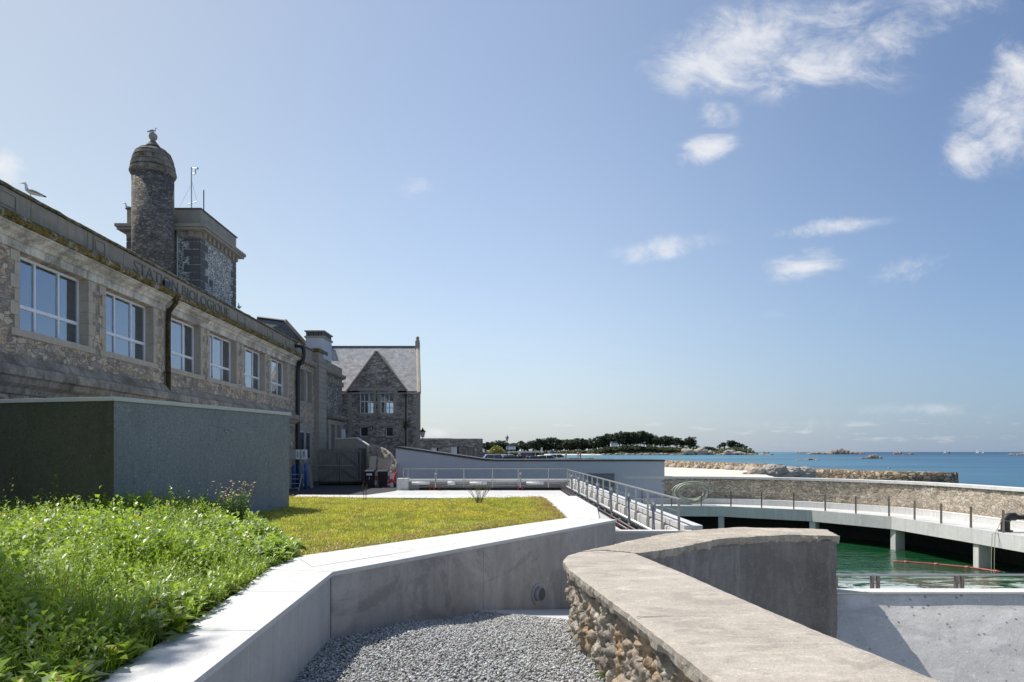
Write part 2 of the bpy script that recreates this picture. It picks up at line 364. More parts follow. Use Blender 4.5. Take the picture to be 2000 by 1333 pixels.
n = N('sea_water')
pos = n.n('ShaderNodeSeparateXYZ'); n.l(n.co,pos.inputs[0])
dep = n.ramp(n.math('DIVIDE', pos.outputs['Y'], 1500.),[(0.0,(.05,.13,.205)),(.35,(.045,.13,.215)),(1,(.022,.068,.14))])
big = n.noise(.012,6,.68,n.map((.35,1,1)))
shal = n.math('MULTIPLY', n.ramp(n.math('SUBTRACT', n.math('MULTIPLY',pos.outputs['Y'],.42), pos.outputs['X']),[(0,0),(1,1)]),1.)
sx = n.n('ShaderNodeMapRange'); n.l(n.math('SUBTRACT', pos.outputs['X'], n.math('MULTIPLY',pos.outputs['Y'],.45)), sx.inputs[0])
sx.inputs[1].default_value = -80; sx.inputs[2].default_value = 60; sx.inputs[3].default_value = 1; sx.inputs[4].default_value = 0
col = n.mix(n.math('MULTIPLY',sx.outputs[0],.6), dep, (.12,.30,.36))
col = n.mix(n.ramp(big,[(.42,0),(.6,.55)]), col, (.02,.07,.14))
w1 = n.noise(.9,6,.65,n.map((.6,1,1))); w2 = n.noise(.12,5,.6,n.map((.5,1,1)))
nb_ = n.bump(w1,.5,.25,n.bump(w2,.4,1.2)); n.out(col,.5,nb_,.0); gl_ = n.n('ShaderNodeBsdfGlossy'); gl_.inputs['Roughness'].default_value=.22; n.l(nb_,gl_.inputs['Normal']); mx_ = n.n('ShaderNodeMixShader'); mx_.inputs[0].default_value=.24
n.l(n.p.outputs[0],mx_.inputs[1]); n.l(gl_.outputs[0],mx_.inputs[2]); n.l(mx_.outputs[0],n.o.inputs[0]); M['sea'] = n.m
sheet('sea', [(-30000,-300),(30000,-300),(30000,40000),(-30000,40000)], -5.0, M['sea'])
sheet('seabed', [(-30000,-310),(30000,-310),(30000,40010),(-30000,40010)], -6.5, M['sand'])
# land round the station (holes left for the basin)
ZD = -2.17
sheet('ground', [(-260,-40),(2.3,-40),(2.3,13.9),(2.3,44.6),(9.8,44.6),(9.8,60),(14,90),(12,205),(-30,330),(-260,330)], ZD-.06-.9, M['asphalt'])
sheet('court_pavement', [(-60,8),(-9.0,8),(-6.6,21.5),(-5.0,37),(-5.9,38.9),(-6.8,44),(-6.8,60),(-60,60)], ZD, M['asphalt'])
dk = [(-8.2,21.3),(-9,17.5),(-2.9,12.4),(3.34,14.3),(3.34,38.4),(-5.6,38.4),(-6.9,33.5)]
sheet('deck', dk, ZD+.008, M['deckc'])
sheet('paving_strip', [W(735,0,31.0)[:2],W(762,0,31.0)[:2],(-5.45,44.0),(-5.95,44.0)], ZD+.012, M['deckc'])
sheet('car_park', [(-200,44.6),(9.6,44.6),(13.5,60),(16,100),(13,204),(-29,329),(-200,329)], -1.95, M['asphalt'])
# deck joints
J = MB()
for yy in (24.,27.,30.,33.,36.): J.box(-6.2,3.3,yy,yy+.012,ZD+.009,ZD+.0125)
for xx in (-3.,0.): J.box(xx,xx+.012,22,38.3,ZD+.0095,ZD+.013)
struct(J.build('deck_joints', plain('joint_grey',(.4,.4,.39),.9)))
# beach
nu,nv = 60,70; V = []
for i in range(nu):
    for j in range(nv):
        Y = 46+ (j/(nv-1))**1.3*170; xl = 9.9 if Y<60 else 12; xr = min(44, 22+ (Y-46)*.34) if Y<110 else 44- (Y-110)*.06
        t = i/(nu-1); X = xl+(xr-xl)*t
        z = -2.55-(Y-60)*.0095; z -= 3.2*max(0,(t-.9)/.1)**1.5
        V.append((X,Y,z))
V = np.array(V); V[:,2] += fbm(V*.5,4)*.25
struct(npmesh('beach', V, grid_faces(nu,nv), M['sand'], smooth=True))

# =============================================================== ROCKS
def rock_mesh(name, spec, m, parent=None, seed=0, sub=4, amp=.35, fr=1.0):
    """spec: list of (centre, (rx,ry,rz)) boulders, one mesh for one outcrop"""
    Vs = []; Fs = []; off = 0
    bm = bmesh.new(); bmesh.ops.create_icosphere(bm, subdivisions=sub, radius=1); b = np.array([v.co[:] for v in bm.verts]); f = np.array([[v.index for v in q.verts] for q in bm.faces]); bm.free()
    for k,(c,r) in enumerate(spec):
        d,d2,_ = worley(b*1.5+seed*7+k*3.3+20); s = 1+amp*(fbm(b*1.6+seed+k*5+30,5,k)*2.2+(d-.5)*.9-np.exp(-(d2-d)*9)*.35)
        v = b*s[:,None]*np.array(r); v += fbm(v*fr*2+11,3)[:,None]*b*.12*min(r)
        Vs.append(v+np.array(c)); Fs.append(f+off); off += len(b)
    return npmesh(name, np.concatenate(Vs), np.concatenate(Fs), m, parent, smooth=False)
def islet(px0,px1,ytop,ybase,label,seed,n=7):
    Yd = 5.0*F/(ybase-HY); x0 = (px0-CX)*Yd/F; x1 = (px1-CX)*Yd/F; h = (ybase-ytop)*Yd/F; r = random.Random(seed); sp = []
    for k in range(n):
        t = (k+.5)/n; w = (x1-x0)/n*.9; hh = h*(.35+.75*math.exp(-((t-.62)/.2)**2)) if n>3 else h*r.uniform(.7,1)
        sp.append(((x0+(x1-x0)*t, Yd+r.uniform(-1,1)*w*.4, -5.0), (w*r.uniform(.7,1.0), w*.8, hh*r.uniform(.8,1.05))))
    o = rock_mesh('rock_islet', sp, M['rockfar'], seed=seed, sub=3, amp=.5, fr=.1); tag(o,label,'rock','rock islets in the sea')
islet(1578,1684,876.5,887.6,'long low rock islet with a hump, largest of the bare islets on the horizon',1,9)
islet(1684,1722,887,896.2,'small rock islet below and right of the long humped islet',2,5)
islet(1553,1599,895.3,899.2,'flat low reef just breaking the water, nearest of the sea rocks',3,6)
islet(1744,1760,880.5,888,'small rounded rock beside a flat reef, left of the sailing boats',4,3)
islet(1763,1786,885,888.6,'flat little reef right beside the small rounded rock',5,4)
islet(1974,2030,880.5,889.5,'dark rock islet at the right edge of the sea',6,6)
islet(1556,1570,882.2,885.5,'tiny rock on the horizon between the wooded point and the long islet',8,3)
islet(1490,1503,881.5,886,'tiny rock just off the tip of the wooded point',9,3)
# boulders by the jetty
bl = []
r = random.Random(5)
spots = [(1464,927,.9,.6),(1478,922,1.3,.9),(1497,925,1.5,1.0),(1513,919,1.5,1.0),(1530,926,1.6,.9),(1545,921,1.4,.9),(1560,926,1.5,.9),(1574,921,1.3,.9)]
for k,(px,py,rw,rh) in enumerate(spots):
    Y = 84+k*.7; x,_,_ = W(px,0,Y); z = W(0,py,Y)[2]
    o = rock_mesh('boulder', [((x,Y,z-.1),(rw,rw*.8,rh*.8))], M['rock'], seed=k+20, sub=5, amp=.42, fr=2.2)
    tag(o, ['small pale boulder at the sand edge, leftmost of the heap below the jetty','rounded boulder second from the left in the heap below the jetty','broad pale boulder third from the left below the jetty','tall boulder fourth from the left against the jetty','low boulder fifth from the left below the jetty','wide boulder sixth from the left against the jetty','seventh boulder from the left, half behind the harbour wall coping','last boulder of the heap, where the jetty wall begins'][k],'boulder','boulders below the jetty')
# small stones at foot of sea wall
sp = []
for k in range(46):
    t = k/45; X = 39.0+t*3.6; Y = 157-t*50; sp.append(((X-1.4+r.uniform(-.9,.5),Y+r.uniform(-1,1),-2.55-(Y-60)*.0095+.1),(r.uniform(.4,1.1),)*2+(r.uniform(.3,.8),)))
tag(rock_mesh('rubble_stones', sp, M['rock'], seed=77, sub=2, amp=.4),kind='stuff')
# =============================================================== JETTIES
def wall_path(mb, path, w, z0, z1, side=1):
    """solid wall: path is its camera-side face, w thick to the other side"""
    P = [Vector((p[0],p[1],0)) for p in path]; n = len(P); off = []
    for i in range(n):
        t = (P[min(i+1,n-1)]-P[max(i-1,0)]).normalized(); nn = Vector((t.y,-t.x,0))*side; off.append(P[i]+nn*w)
    zz1 = z1 if hasattr(z1,'__len__') else [z1]*n; zz0 = z0 if hasattr(z0,'__len__') else [z0]*n
    vs = [];
    for i in range(n): vs += [(P[i].x,P[i].y,zz0[i]),(off[i].x,off[i].y,zz0[i]),(off[i].x,off[i].y,zz1[i]),(P[i].x,P[i].y,zz1[i])]
    fs = [(4*i+k,4*i+(k+1)%4,4*i+4+(k+1)%4,4*i+4+k) for i in range(n-1) for k in range(4)]+[(0,1,2,3),(4*n-4,4*n-1,4*n-2,4*n-3)]
    mb.add(vs,fs); return mb
def roughwall(name, path, w, z0, z1, m, amp=.12, step=.5, parent=None, fr=1.2, side=1, sm=False):
    """wall of rough stone with real relief: face, top, back"""
    P = cat_path(path, step) if len(path)>2 else [Vector((*path[0],0)).lerp(Vector((*path[1],0)),k/max(1,int((Vector(path[1])-Vector(path[0])).length/step))) for k in range(int((Vector(path[1])-Vector(path[0])).length/step)+1)]
    n = len(P); nz = max(3,int((z1-z0)/step)); nw = max(2,int(w/step)); prof = [(0,z0+(z1-z0)*k/nz) for k in range(nz+1)]+[(w*k/nw,z1) for k in range(1,nw+1)]+[(w,z1-(z1-z0)*k/nz) for k in range(1,nz+1)]
    V = []
    for i in range(n):
        t = (P[min(i+1,n-1)]-P[max(i-1,0)]).normalized(); nn = Vector((t.y,-t.x,0))*side
        for a,z in prof: q = P[i]+nn*a; V.append((q.x,q.y,z))
    V = np.array(V); q = V*fr; d1,d2,cid = worley(q*np.array([1,1,1.5])+50); 
    h = np.minimum((d2-d1)*2,1)*.8+cid*.5+fbm(V*3,3)*.8
    dirs = []
    for i in range(n):
        t = (P[min(i+1,n-1)]-P[max(i-1,0)]).normalized(); nn = Vector((t.y,-t.x,0))*side
        for k,(a,z) in enumerate(prof): dirs.append((-nn.x,-nn.y,.0) if k<=nz-1 else ((0,0,.25) if k<nz+nw else (nn.x,nn.y,0)))
    V = V+np.array(dirs)*(h*amp-amp*.6)[:,None]
    m_ = len(prof); Q = grid_faces(n,m_)
    caps = []
    o = npmesh(name, V, Q, m, parent, smooth=sm)
    bm = bmesh.new(); bm.from_mesh(o.data); bm.verts.ensure_lookup_table()
    for i0 in (0,(n-1)*m_):
        try: bm.faces.new([bm.verts[i0+k] for k in range(m_)])
        except Exception: pass
    bmesh.ops.recalc_face_normals(bm, faces=bm.faces); bm.to_mesh(o.data); bm.free(); return o
tag(roughwall('sea_wall', [(6,208),(17.8,195),(33,172),(39.4,158),(42,130),(43.8,106)], 3.0, -5.3, -1.95, M['rubble_dark'], .35, 1.0, fr=.8),
    'long dark stone sea wall curving along the beach behind the harbour wall','sea wall')
tag(roughwall('jetty', [(43.2,118),(46.3,110),(51.6,87.5),(54.4,86.2)], 3.2, -5.3, -2.5, M['rubble_dark'], .4, .6, fr=.9),
    'brown rubble jetty with a square dark end running out into the sea','jetty')
mb = MB(); mb.tube([W(1737,916.5,96),W(1737,913.2,96)],.17,10); tag(mb.build('mooring_bollard',M['galv']),'small upright bollard on top of the stone jetty','bollard')
mb = MB(); mb.box(27.3,28.2,146,147,-2.5,-1.4); 
# low quay walls where people sit
tag(roughwall('quay_wall', [(14.0,168),(27.5,166)], 2.2, -3.4, -1.62, M['rubble_dark'], .1, .6),'low brown quay wall that two standing people look out from','wall')
tag(roughwall('quay_wall', [(10.5,150),(20.3,149)], 1.2, -3.4, -1.35, M['rubble_dark'], .1, .6),'short low stone wall in front of the two standing people','wall')

# =============================================================== BASIN
inner = [(8.3,42.0),(13.4,41.5),(17.6,38.6),(19.9,34.7),(20.35,29.3),(20.6,24.0),(20.8,17.0)]
outer = [(7.6,44.1),(14.3,43.5),(19.1,40.1),(21.9,35.6),(22.55,29.6),(22.9,24.0),(23.1,17.0)]
ZW = -3.3
n = N('basin_water')
w1 = n.noise(1.3,4,.6,n.map((.55,1.5,1)),.6); w2 = n.noise(6,4,.6,n.map((.6,1.3,1))); pale_refl = n.noise(.9,6,.75,n.map((.35,.9,1),loc=(3,1,0)),1.5)
fz = n.n('ShaderNodeSeparateXYZ'); n.l(n.co,fz.inputs[0])
refl_mask = n.math('MULTIPLY', n.ramp(pale_refl,[(.53,0),(.57,1)]), n.ramp(n.math('SUBTRACT', fz.outputs['Y'], 25.),[(.0,.7),(1.0,.55)]))
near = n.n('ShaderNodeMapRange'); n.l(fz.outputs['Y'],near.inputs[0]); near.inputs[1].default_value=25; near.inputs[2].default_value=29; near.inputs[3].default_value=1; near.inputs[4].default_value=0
refl_mask = n.math('MULTIPLY', n.ramp(pale_refl,[(.49,0),(.52,.85)]), near.outputs[0])
col = n.mix(refl_mask, n.mix(n.mask(.5,.4,.65), (.006,.052,.018), (.012,.085,.03)), (.55,.62,.60))  # pale patches on the near water are reflections painted into its colour
M['bwater'] = n.out(col, n.ramp(refl_mask,[(0,.03),(1,.5)]), n.bump(w1,1.,.2,n.bump(w2,.5,.035)), .5)
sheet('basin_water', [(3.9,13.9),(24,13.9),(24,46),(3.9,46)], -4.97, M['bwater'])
bas = thing('basin_walkway','pale concrete ring walkway on columns curving round the green basin','walkway',(20.35,29.3,ZW))
mb = MB(); 
for i in range(len(inner)-1):
    a,b = inner[i],inner[i+1]; c,d = outer[i+1],outer[i]
    mb.prism([a,b,(c[0]+.3,c[1]+.1),(d[0]+.3,d[1]+.1)], ZW-.2, ZW)
mb.build('deck_slab', M['deckc'], bas)
mb = MB(); ins = []
P = [Vector((*p,0)) for p in inner]
for i in range(len(P)):
    t = (P[min(i+1,len(P)-1)]-P[max(i-1,0)]).normalized(); ins.append(P[i]+Vector((-t.y,t.x,0))*.3)
for i in range(len(P)-1): 
    mb.prism([(P[i].x-.0,P[i].y),(P[i+1].x,P[i+1].y),(ins[i+1].x,ins[i+1].y),(ins[i].x,ins[i].y)], ZW-.63, ZW-.202)
    e = (P[i+1]-P[i]).normalized(); q = Vector((e.y,-e.x,0))*.03
    mb.prism([tuple((P[i]+q)[:2]),tuple((P[i+1]+q)[:2]),tuple((P[i+1])[:2]),tuple((P[i])[:2])], ZW-.63, ZW+.004)
mb.build('edge_beam', M['beam'], bas)
for i in (1,2,3,4):
    p = P[i]; t = (P[i+1]-P[i-1]).normalized(); nn = Vector((-t.y,t.x,0))
    mb = MB(); a = p+nn*.05-t*.17; b = p+nn*.05+t*.17; c = b+nn*.6; d = a+nn*.6
    mb.prism([a[:2],b[:2],c[:2],d[:2]], -5.6, ZW-.632); mb.build('column', M['beam'], bas, bevel=.02)
ob = [(x+.25,y+.1) for x,y in outer]
mb = MB(); wall_path(mb, ob, .3, -5.6, ZW-.3, 1); wall_path(mb,[(4.05,44.4),(8,44.4)],.3,-5.6,ZW-.1,-1)
# curved harbour wall with curb and coping
hw = thing('harbour_wall','curved pale granite harbour wall with a white coping round the basin','wall',(22.5,29.5,ZW))
roughwall('stone_face', outer, .55, ZW-.1, -1.72, M['rubble_pale'], .07, .16, hw, fr=2.2, side=-1)
def strip(name, path, off0, off1, z0, z1, m, parent, step=.5, side=-1):
    Q = cat_path(path, step); nQ = len(Q); A = []; B = []
    for i in range(nQ):
        t = (Q[min(i+1,nQ-1)]-Q[max(i-1,0)]).normalized(); nn = Vector((t.y,-t.x,0))*side; A.append(Q[i]+nn*off0); B.append(Q[i]+nn*off1)
    vs = []
    for i in range(nQ): vs += [(A[i].x,A[i].y,z0),(B[i].x,B[i].y,z0),(B[i].x,B[i].y,z1),(A[i].x,A[i].y,z1)]
    fs = [(4*i+k,4*i+(k+1)%4,4*i+4+(k+1)%4,4*i+4+k) for i in range(nQ-1) for k in range(4)]+[(0,1,2,3),(4*nQ-4,4*nQ-1,4*nQ-2,4*nQ-3)]
    return MB().add(vs,fs).build(name,m,parent)
strip('coping', outer, -.08, .68, -1.72, -1.58, M['beam'], hw)
strip('curb', outer, -.42, -.10, ZW-.01, ZW+.34, M['beam'], hw)
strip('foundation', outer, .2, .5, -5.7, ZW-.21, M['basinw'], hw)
# rails on walkway
rl = thing('walkway_railing','thin steel railing with brown posts along the inner edge of the ring walkway','railing',(19.9,34.7,ZW))
path = [p+ (ins[i]-p)*.35 for i,p in enumerate(P)]; L = 0; want = .4; posts = []
for i in range(len(path)-1):
    a,b = path[i],path[i+1]; l = (b-a).length
    while want <= L+l: posts.append((a+(b-a)*((want-L)/l),(b-a).normalized())); want += 1.78
    L += l
for p,t in posts:
    nn = Vector((-t.y,t.x,0)); mb = MB(); a = p-t*.03-nn*.035; mb.prism([a[:2],(a+t*.06)[:2],(a+t*.06+nn*.07)[:2],(a+nn*.07)[:2]], ZW, ZW+.93); mb.build('post',M['brownsteel'],rl)
for h,rr in ((.91,.009),(.5,.005)):
    MB().tube([(p.x,p.y,ZW+h) for p in path], rr, 6).build('wire',M['wire'],rl)
# near parapet and rail
pp = thing('basin_parapet','white topped concrete parapet in front of the green water, lower right','parapet',(9,11.5,-2.4))
MB().box(4.0,30,11.37,11.62,-4.6,-2.37).build('wall',M['apron'],pp)
MB().box(4.0,30,11.33,11.65,-2.368,-2.33).build('coping',M['coping'],pp,bevel=.01)
r2 = thing('basin_railing','low steel railing with paired brown posts just behind the white parapet','railing',(9,12,-3.2))
for px in (1627,1709,1873,2037):
    x = (px-CX)*12/F
    for dx in (-.05,.05): MB().box(x+dx-.025,x+dx+.025,11.97,12.03,-3.2,-2.175).build('post',M['brownsteel'],r2)
MB().box(4.5,14,11.96,12.04,-2.175,-2.15).build('top_rail',M['steel'],r2)
for h in (-2.26,): MB().tube([(4.5,12,h),(14,12,h)],.004,6).build('wire',M['steel'],r2)
sheet('basin_quay', [(4.0,11.63),(30,11.63),(30,19.6),(4.0,19.6)], -4.15, M['deckc'])
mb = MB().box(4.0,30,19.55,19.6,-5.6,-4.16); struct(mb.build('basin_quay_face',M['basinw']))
# apron
nu,nv = 120,90; V = []
for i in range(nu):
    for j in range(nv):
        X = 1.6+i/(nu-1)*20; Y = 4.0+j/(nv-1)*7.36
        d = 11.36-Y; z = -2.38-1.12*d if d<1.3 else -3.836-.35*(1-math.exp(-(d-1.3)/.35*1.1))*.9
        if d<.25: z -= .03*math.sin(d/.25*3.14)
        V.append((X,Y,z))
V = np.array(V); V[:,2] += (fbm(V*.9+3,4)*.16+fbm(V*5,3)*.02)*np.clip((11.36-V[:,1])*3,0,1)
struct(npmesh('apron', V, grid_faces(nu,nv), M['apron'], smooth=True))

# boom, ropes, black pipe
b0 = G(1745,1097,-4.95); b1 = G(1810,1101,-4.95); b2 = G(1885,1108,-4.95); b3 = G(1925,1113,-4.95); b4 = G(1955,1118,-4.95)
bt = thing('floating_boom','red floating boom lying across the green basin water','boom',b2)
pts = cat_path([b0,b1,b2,b3,b4],.25); MB().tube(pts,.04,8).build('boom_hose',plain('faded_red_hose',(.42,.10,.09),.6,.2),bt,True)
for k in range(2,len(pts)-1,4): MB().tube([pts[k],pts[k]+(pts[k+1]-pts[k])*.5],.06,8).build('float',plain('faded_red_float',(.50,.13,.11),.6,.2),bt,True)
for k,(dx,lb) in enumerate(((0,'thin rope hanging straight from the walkway rail into the basin, right of the last column'),(-.12,'second thin rope hanging from the walkway beam, left of the other rope'))):
    MB().tube([(20.55+dx,28.0,ZW+.5-k*.55),(20.28+dx,28.0,ZW-.05),(20.27+dx,28.02,-4.2),(20.25+dx,28,-4.97)],.014,6).build('rope',M['hose'])
    tag(bpy.data.objects[['rope','rope.001'][k]],lb,'rope','ropes hanging into the basin')
x,y = 20.85,28.2
bp = thing('elbow_pipe','fat black pipe with an upright elbow standing on the walkway at the right edge','pipe',(x,y,ZW))
MB().tube(cat_path([(x,y,ZW),(x,y,ZW+.3),(x,y,ZW+.42),(x+.07,y,ZW+.56),(x+.22,y,ZW+.62),(x+.4,y,ZW+.62)],.06),.165,18).build('elbow',M['black'],bp,True)
MB().tube([(x+.4,y,ZW+.62),(x+3.2,y-.3,ZW+.6)],.11,16).build('pipe',M['black'],bp,True)
MB().tube([(x,y,ZW+.004),(x,y,ZW+.07)],.26,18).build('flange',M['pipe'],bp)
# hose coil
cx,cy = (1347-CX)*43.1/F, 43.0
pts = []
for k in range(0,171):
    a = k/170*2*math.pi*4.6; rr = .86+.16*math.sin(a*.43+1)+.04*math.sin(k*.37); w = k/170
    pts.append((cx+math.cos(a)*(rr*1.12)+.03*math.sin(a*2.3), cy-.5+w*.42+.05*math.sin(a*1.7), ZW+.74+math.sin(a)*rr*.66*(1-.1*w)+.02))
tag(MB().tube(pts,.05,8).build('hose_coil',M['hose'],None,True),'big coil of pale green hose leaning on the harbour wall','hose')

# =============================================================== SERVICE BUILDING (pale blue wall)
sb = thing('service_building','long pale blue rendered building whose dark capped wall slopes down to the right','building',(2,44,-3.3))
x0,x1,x2 = -6.77,-.26,10.56; za,zb = .24,-.60
MB().extr([(x0,-3.4),(x2,-3.4),(x2,zb),(x1,zb),(x1-.9,zb+.05),(x0,za)],44,49,'y').build('wall',M['bluewall'],sb)
MB().extr([(x0-.03,za+.003),(x1-.9,zb+.053),(x1,zb+.003),(x2+.03,zb+.003),(x2+.03,zb+.09),(x1,zb+.10),(x1-.9,zb+.17),(x0-.03,za+.13)],43.93,49.1,'y').build('roof_cap',M['darkcap'],sb)
dr = MB().box(5.45,7.35,43.93,43.995,-1.42,-1.36).box(5.45,5.51,43.93,43.995,-3.3,-1.42).box(7.29,7.35,43.93,43.995,-3.3,-1.42).build('louvred_door',M['greybox'],sb)
mb = MB()
for k in range(28): z = -3.25+k*.065; mb.add([(5.52,43.95,z),(7.28,43.95,z),(7.28,43.99,z+.045),(5.52,43.99,z+.045),(5.52,43.955,z-.006),(7.28,43.955,z-.006),(7.28,43.995,z+.038),(5.52,43.995,z+.038)],[(0,1,2,3),(4,7,6,5),(0,4,5,1),(3,2,6,7)])
mb.build('louvre',M['greybox'],dr)
MB().box(5.52,7.28,43.992,43.997,-3.3,-1.42).build('backing',M['black'],dr)

# =============================================================== DECK EDGE: beams, pipes, rail
eb = thing('deck_upstand','white concrete upstand beam round the deck with recessed blocks','beam',(3.9,26,ZD))
MB().box(3.86,4.25,14.36,38.6,-1.66,-1.55).box(3.9,4.2,14.36,38.6,-5.5,-1.662).build('side_beam',M['deckc'],eb)
for k in range(15): y = 14.6+k*1.6; MB().box(3.80,3.897,y,y+1.25,-2.12,-1.70).build('block',M['deckc'],eb,bevel=.015)
MB().box(-5.35,4.25,38.6,39.0,-1.69,-1.55).build('far_beam',M['beam'],eb)
MB().box(-5.35,3.86,38.75,38.95,-2.3,-1.692).build('far_wall',M['conc_wall_light'],eb)
MB().box(-5.85,-5.2,38.35,39.1,-2.25,-1.50).build('end_block',M['beam'],eb,bevel=.02)
MB().box(2.35,3.99,14.12,14.35,-1.69,-1.635).build('near_coping',M['coping'],eb,bevel=.008)
MB().box(2.37,3.97,14.15,14.33,-4.5,-1.692).build('near_wall',M['conc_wall_light'],eb)
MB().box(3.36,3.84,14.36,38.5,-2.3,-2.17).box(-5.2,3.36,38.42,38.74,-2.3,-2.17).build('drain_channel',M['black'],eb)
pr = thing('pipe_run','bundle of black pipes with red clamps along the right edge of the deck','pipe',(3.5,26,ZD))
for k,(x,z,rr) in enumerate(((3.42,-2.1,.05),(3.56,-2.08,.055),(3.69,-1.93,.05))):
    MB().tube([(x,14.45,z),(x,38.2,z)],rr,10).build('pipe',[M['pipe'],M['black'],M['galv']][k],pr,True)
for k in range(16):
    y = 15.2+k*1.5; MB().box(3.37,3.46,y,y+.02,-2.16,-2.04).box(3.41,3.43,y,y+.02,-2.04,-1.98).build('clamp',M['red'],pr)
pr2 = thing('pipe_run','bundle of black pipes with red clamps along the far edge of the deck','pipe',(0,38.5,ZD))
for k,(y,z,rr) in enumerate(((38.5,-2.1,.05),(38.62,-2.08,.055),(38.66,-1.9,.035))):
    MB().tube([(-4.6,y,z),(3.4,y,z)],rr,10).build('pipe',[M['black'],M['black'],M['galv']][k],pr2,True)
for px in (840,848,857,1012,1020): 
    x = (px-CX)*38.4/F; MB().box(x-.018,x+.018,38.38,38.42,-2.17,-1.88).build('clamp',M['red'],pr2)
for k,(a,b) in enumerate(((804,839),(874,889),(917,951),(1028,1062))):
    xa = (a-CX)*38.4/F; xb = (b-CX)*38.4/F; t = MB().tube([(xa,38.52,-1.77),(xb,38.52,-1.77)],.085 if k!=1 else .1,14).build('white_tube',M['white'],None,True)
    tag(t,['white tube under the far beam, leftmost of the three long ones','short white box tube between the first two long white tubes','long white tube behind the tall dry lawn plant','white tube nearest the corner where the two railings meet'][k],'tube','white tubes below the far beam')
def rail(name, label, pts, ztop, zbot, gaps, double=False):
    t_ = thing(name, label, 'railing', (pts[0][0],pts[0][1],zbot)); a = Vector((*pts[0],0)); b = Vector((*pts[1],0)); u = (b-a).normalized(); nn = Vector((-u.y,u.x,0)); L = (b-a).length
    for d in gaps:
        p = a+u*d; q = p-u*.02-nn*.012
        MB().prism([q[:2],(q+u*.040)[:2],(q+u*.040+nn*.045)[:2],(q+nn*.045)[:2]],zbot,ztop-.001).build('post',M['steel'],t_)
    q = a-u*.03-nn*.03; MB().prism([q[:2],(q+u*(L+.06))[:2],(q+u*(L+.06)+nn*.07)[:2],(q+nn*.07)[:2]],ztop,ztop+.03).build('top_rail',M['steel'],t_)
    return t_,a,u
rd,_,_ = rail('deck_railing','steel railing with many flat posts running along the right edge of the white deck',[(3.72,14.15),(3.72,37.6)],-1.0,-1.98,[.06+k*1.5 for k in range(16)])
for h in (-1.25,-1.5): MB().tube([(3.72,14.2,h),(3.72,37.6,h)],.004,5).build('wire',M['wire'],rd)
xs = [(px-CX)*38.4/F for px in (788,797,852,906,962,1012,1071,1108)]
rf,_,_ = rail('far_railing','fine steel railing across the far end of the white deck',[(-5.5,38.4),(3.75,38.4)],-.97,-2.0,[x+5.5 for x in xs])
for h in (-1.2,-1.4): MB().tube([(-5.5,38.4,h),(3.7,38.4,h)],.004,5).build('wire',M['wire'],rf)
def sensor(loc, rz, label):
    s = thing('pipe_stand',label,'stand',(0,0,0),'pipe stands along the deck rail')
    MB().box(-.035,.035,-.02,.02,0,.78).build('post',M['galv'],s); MB().box(-.065,.065,-.05,-.021,.6,.84).build('bracket',M['greybox'],s)
    MB().tube(cat_path([(.0,-.07,.72),(.0,-.1,.5),(.03,-.09,.25),(.05,-.1,0)],.05),.010,8).build('blue_hose',M['navy'],s,True)
    MB().tube([(0,-.055,.78),(0,-.09,.78)],.035,12).build('valve',M['white'],s)
    s.location = loc; s.rotation_euler = (0,0,rz); return s
nm = ['farthest','second farthest','third farthest','middle','third nearest','second nearest','nearest']
for k in range(7): sensor((3.62,34.8-3.1*k,-2.0),-.25,nm[k]+' of the seven short steel pipe stands with blue hose along the right railing')
sensor((W(851,0,38.3)[0],38.3,-2.0),0,'short pipe stand with blue dots at the far railing, left one')
sensor((W(1016,0,38.3)[0],38.3,-2.0),0,'short pipe stand with blue dots at the far railing, right one')
# =============================================================== FOREGROUND
O1,O2,O3,O0 = Vector((-1.96,7.97,0)),Vector((2.4,14.1,0)),Vector((2.4,21.6,0)),Vector((-1.74,-1.5,0))
ZC = -1.4
dv = (O2-O1).normalized(); dn = Vector((-dv.y,dv.x,0))            # dn points to the lawn side
rw = thing('retaining_wall','new grey concrete retaining wall with a white granite coping round the planted bed','wall',(-1.96,7.97,-2.2))
LW = (O2-O1).length
cuts = [0,.395,.705,1.0]
mb = MB()
for a,b in zip(cuts[:-1],cuts[1:]):
    p = O1+dv*(LW*a+(.004 if a else 0)); q = O1+dv*(LW*b-.004); p2 = p+dn*.03; q2 = q+dn*.03; r_ = q+dn*.3; s_ = p+dn*.3
    mb.prism([p2[:2],q2[:2],r_[:2],s_[:2]],-4.2,ZC-.052)
mb.build('wall',M['conc_wall'],rw)
mb = MB(); u = (O1-O0).normalized(); LL = (O1-O0).length
for k in range(7):
    a = O0+u*(LL*k/7+.003); b = O0+u*(LL*(k+1)/7-.003); mb.prism([(a.x-.33,a.y),(a.x-.03,a.y),(b.x-.03,b.y),(b.x-.33,b.y)],-3.2,ZC-.052)
mb.build('wall',M['conc_wall_light'],rw)
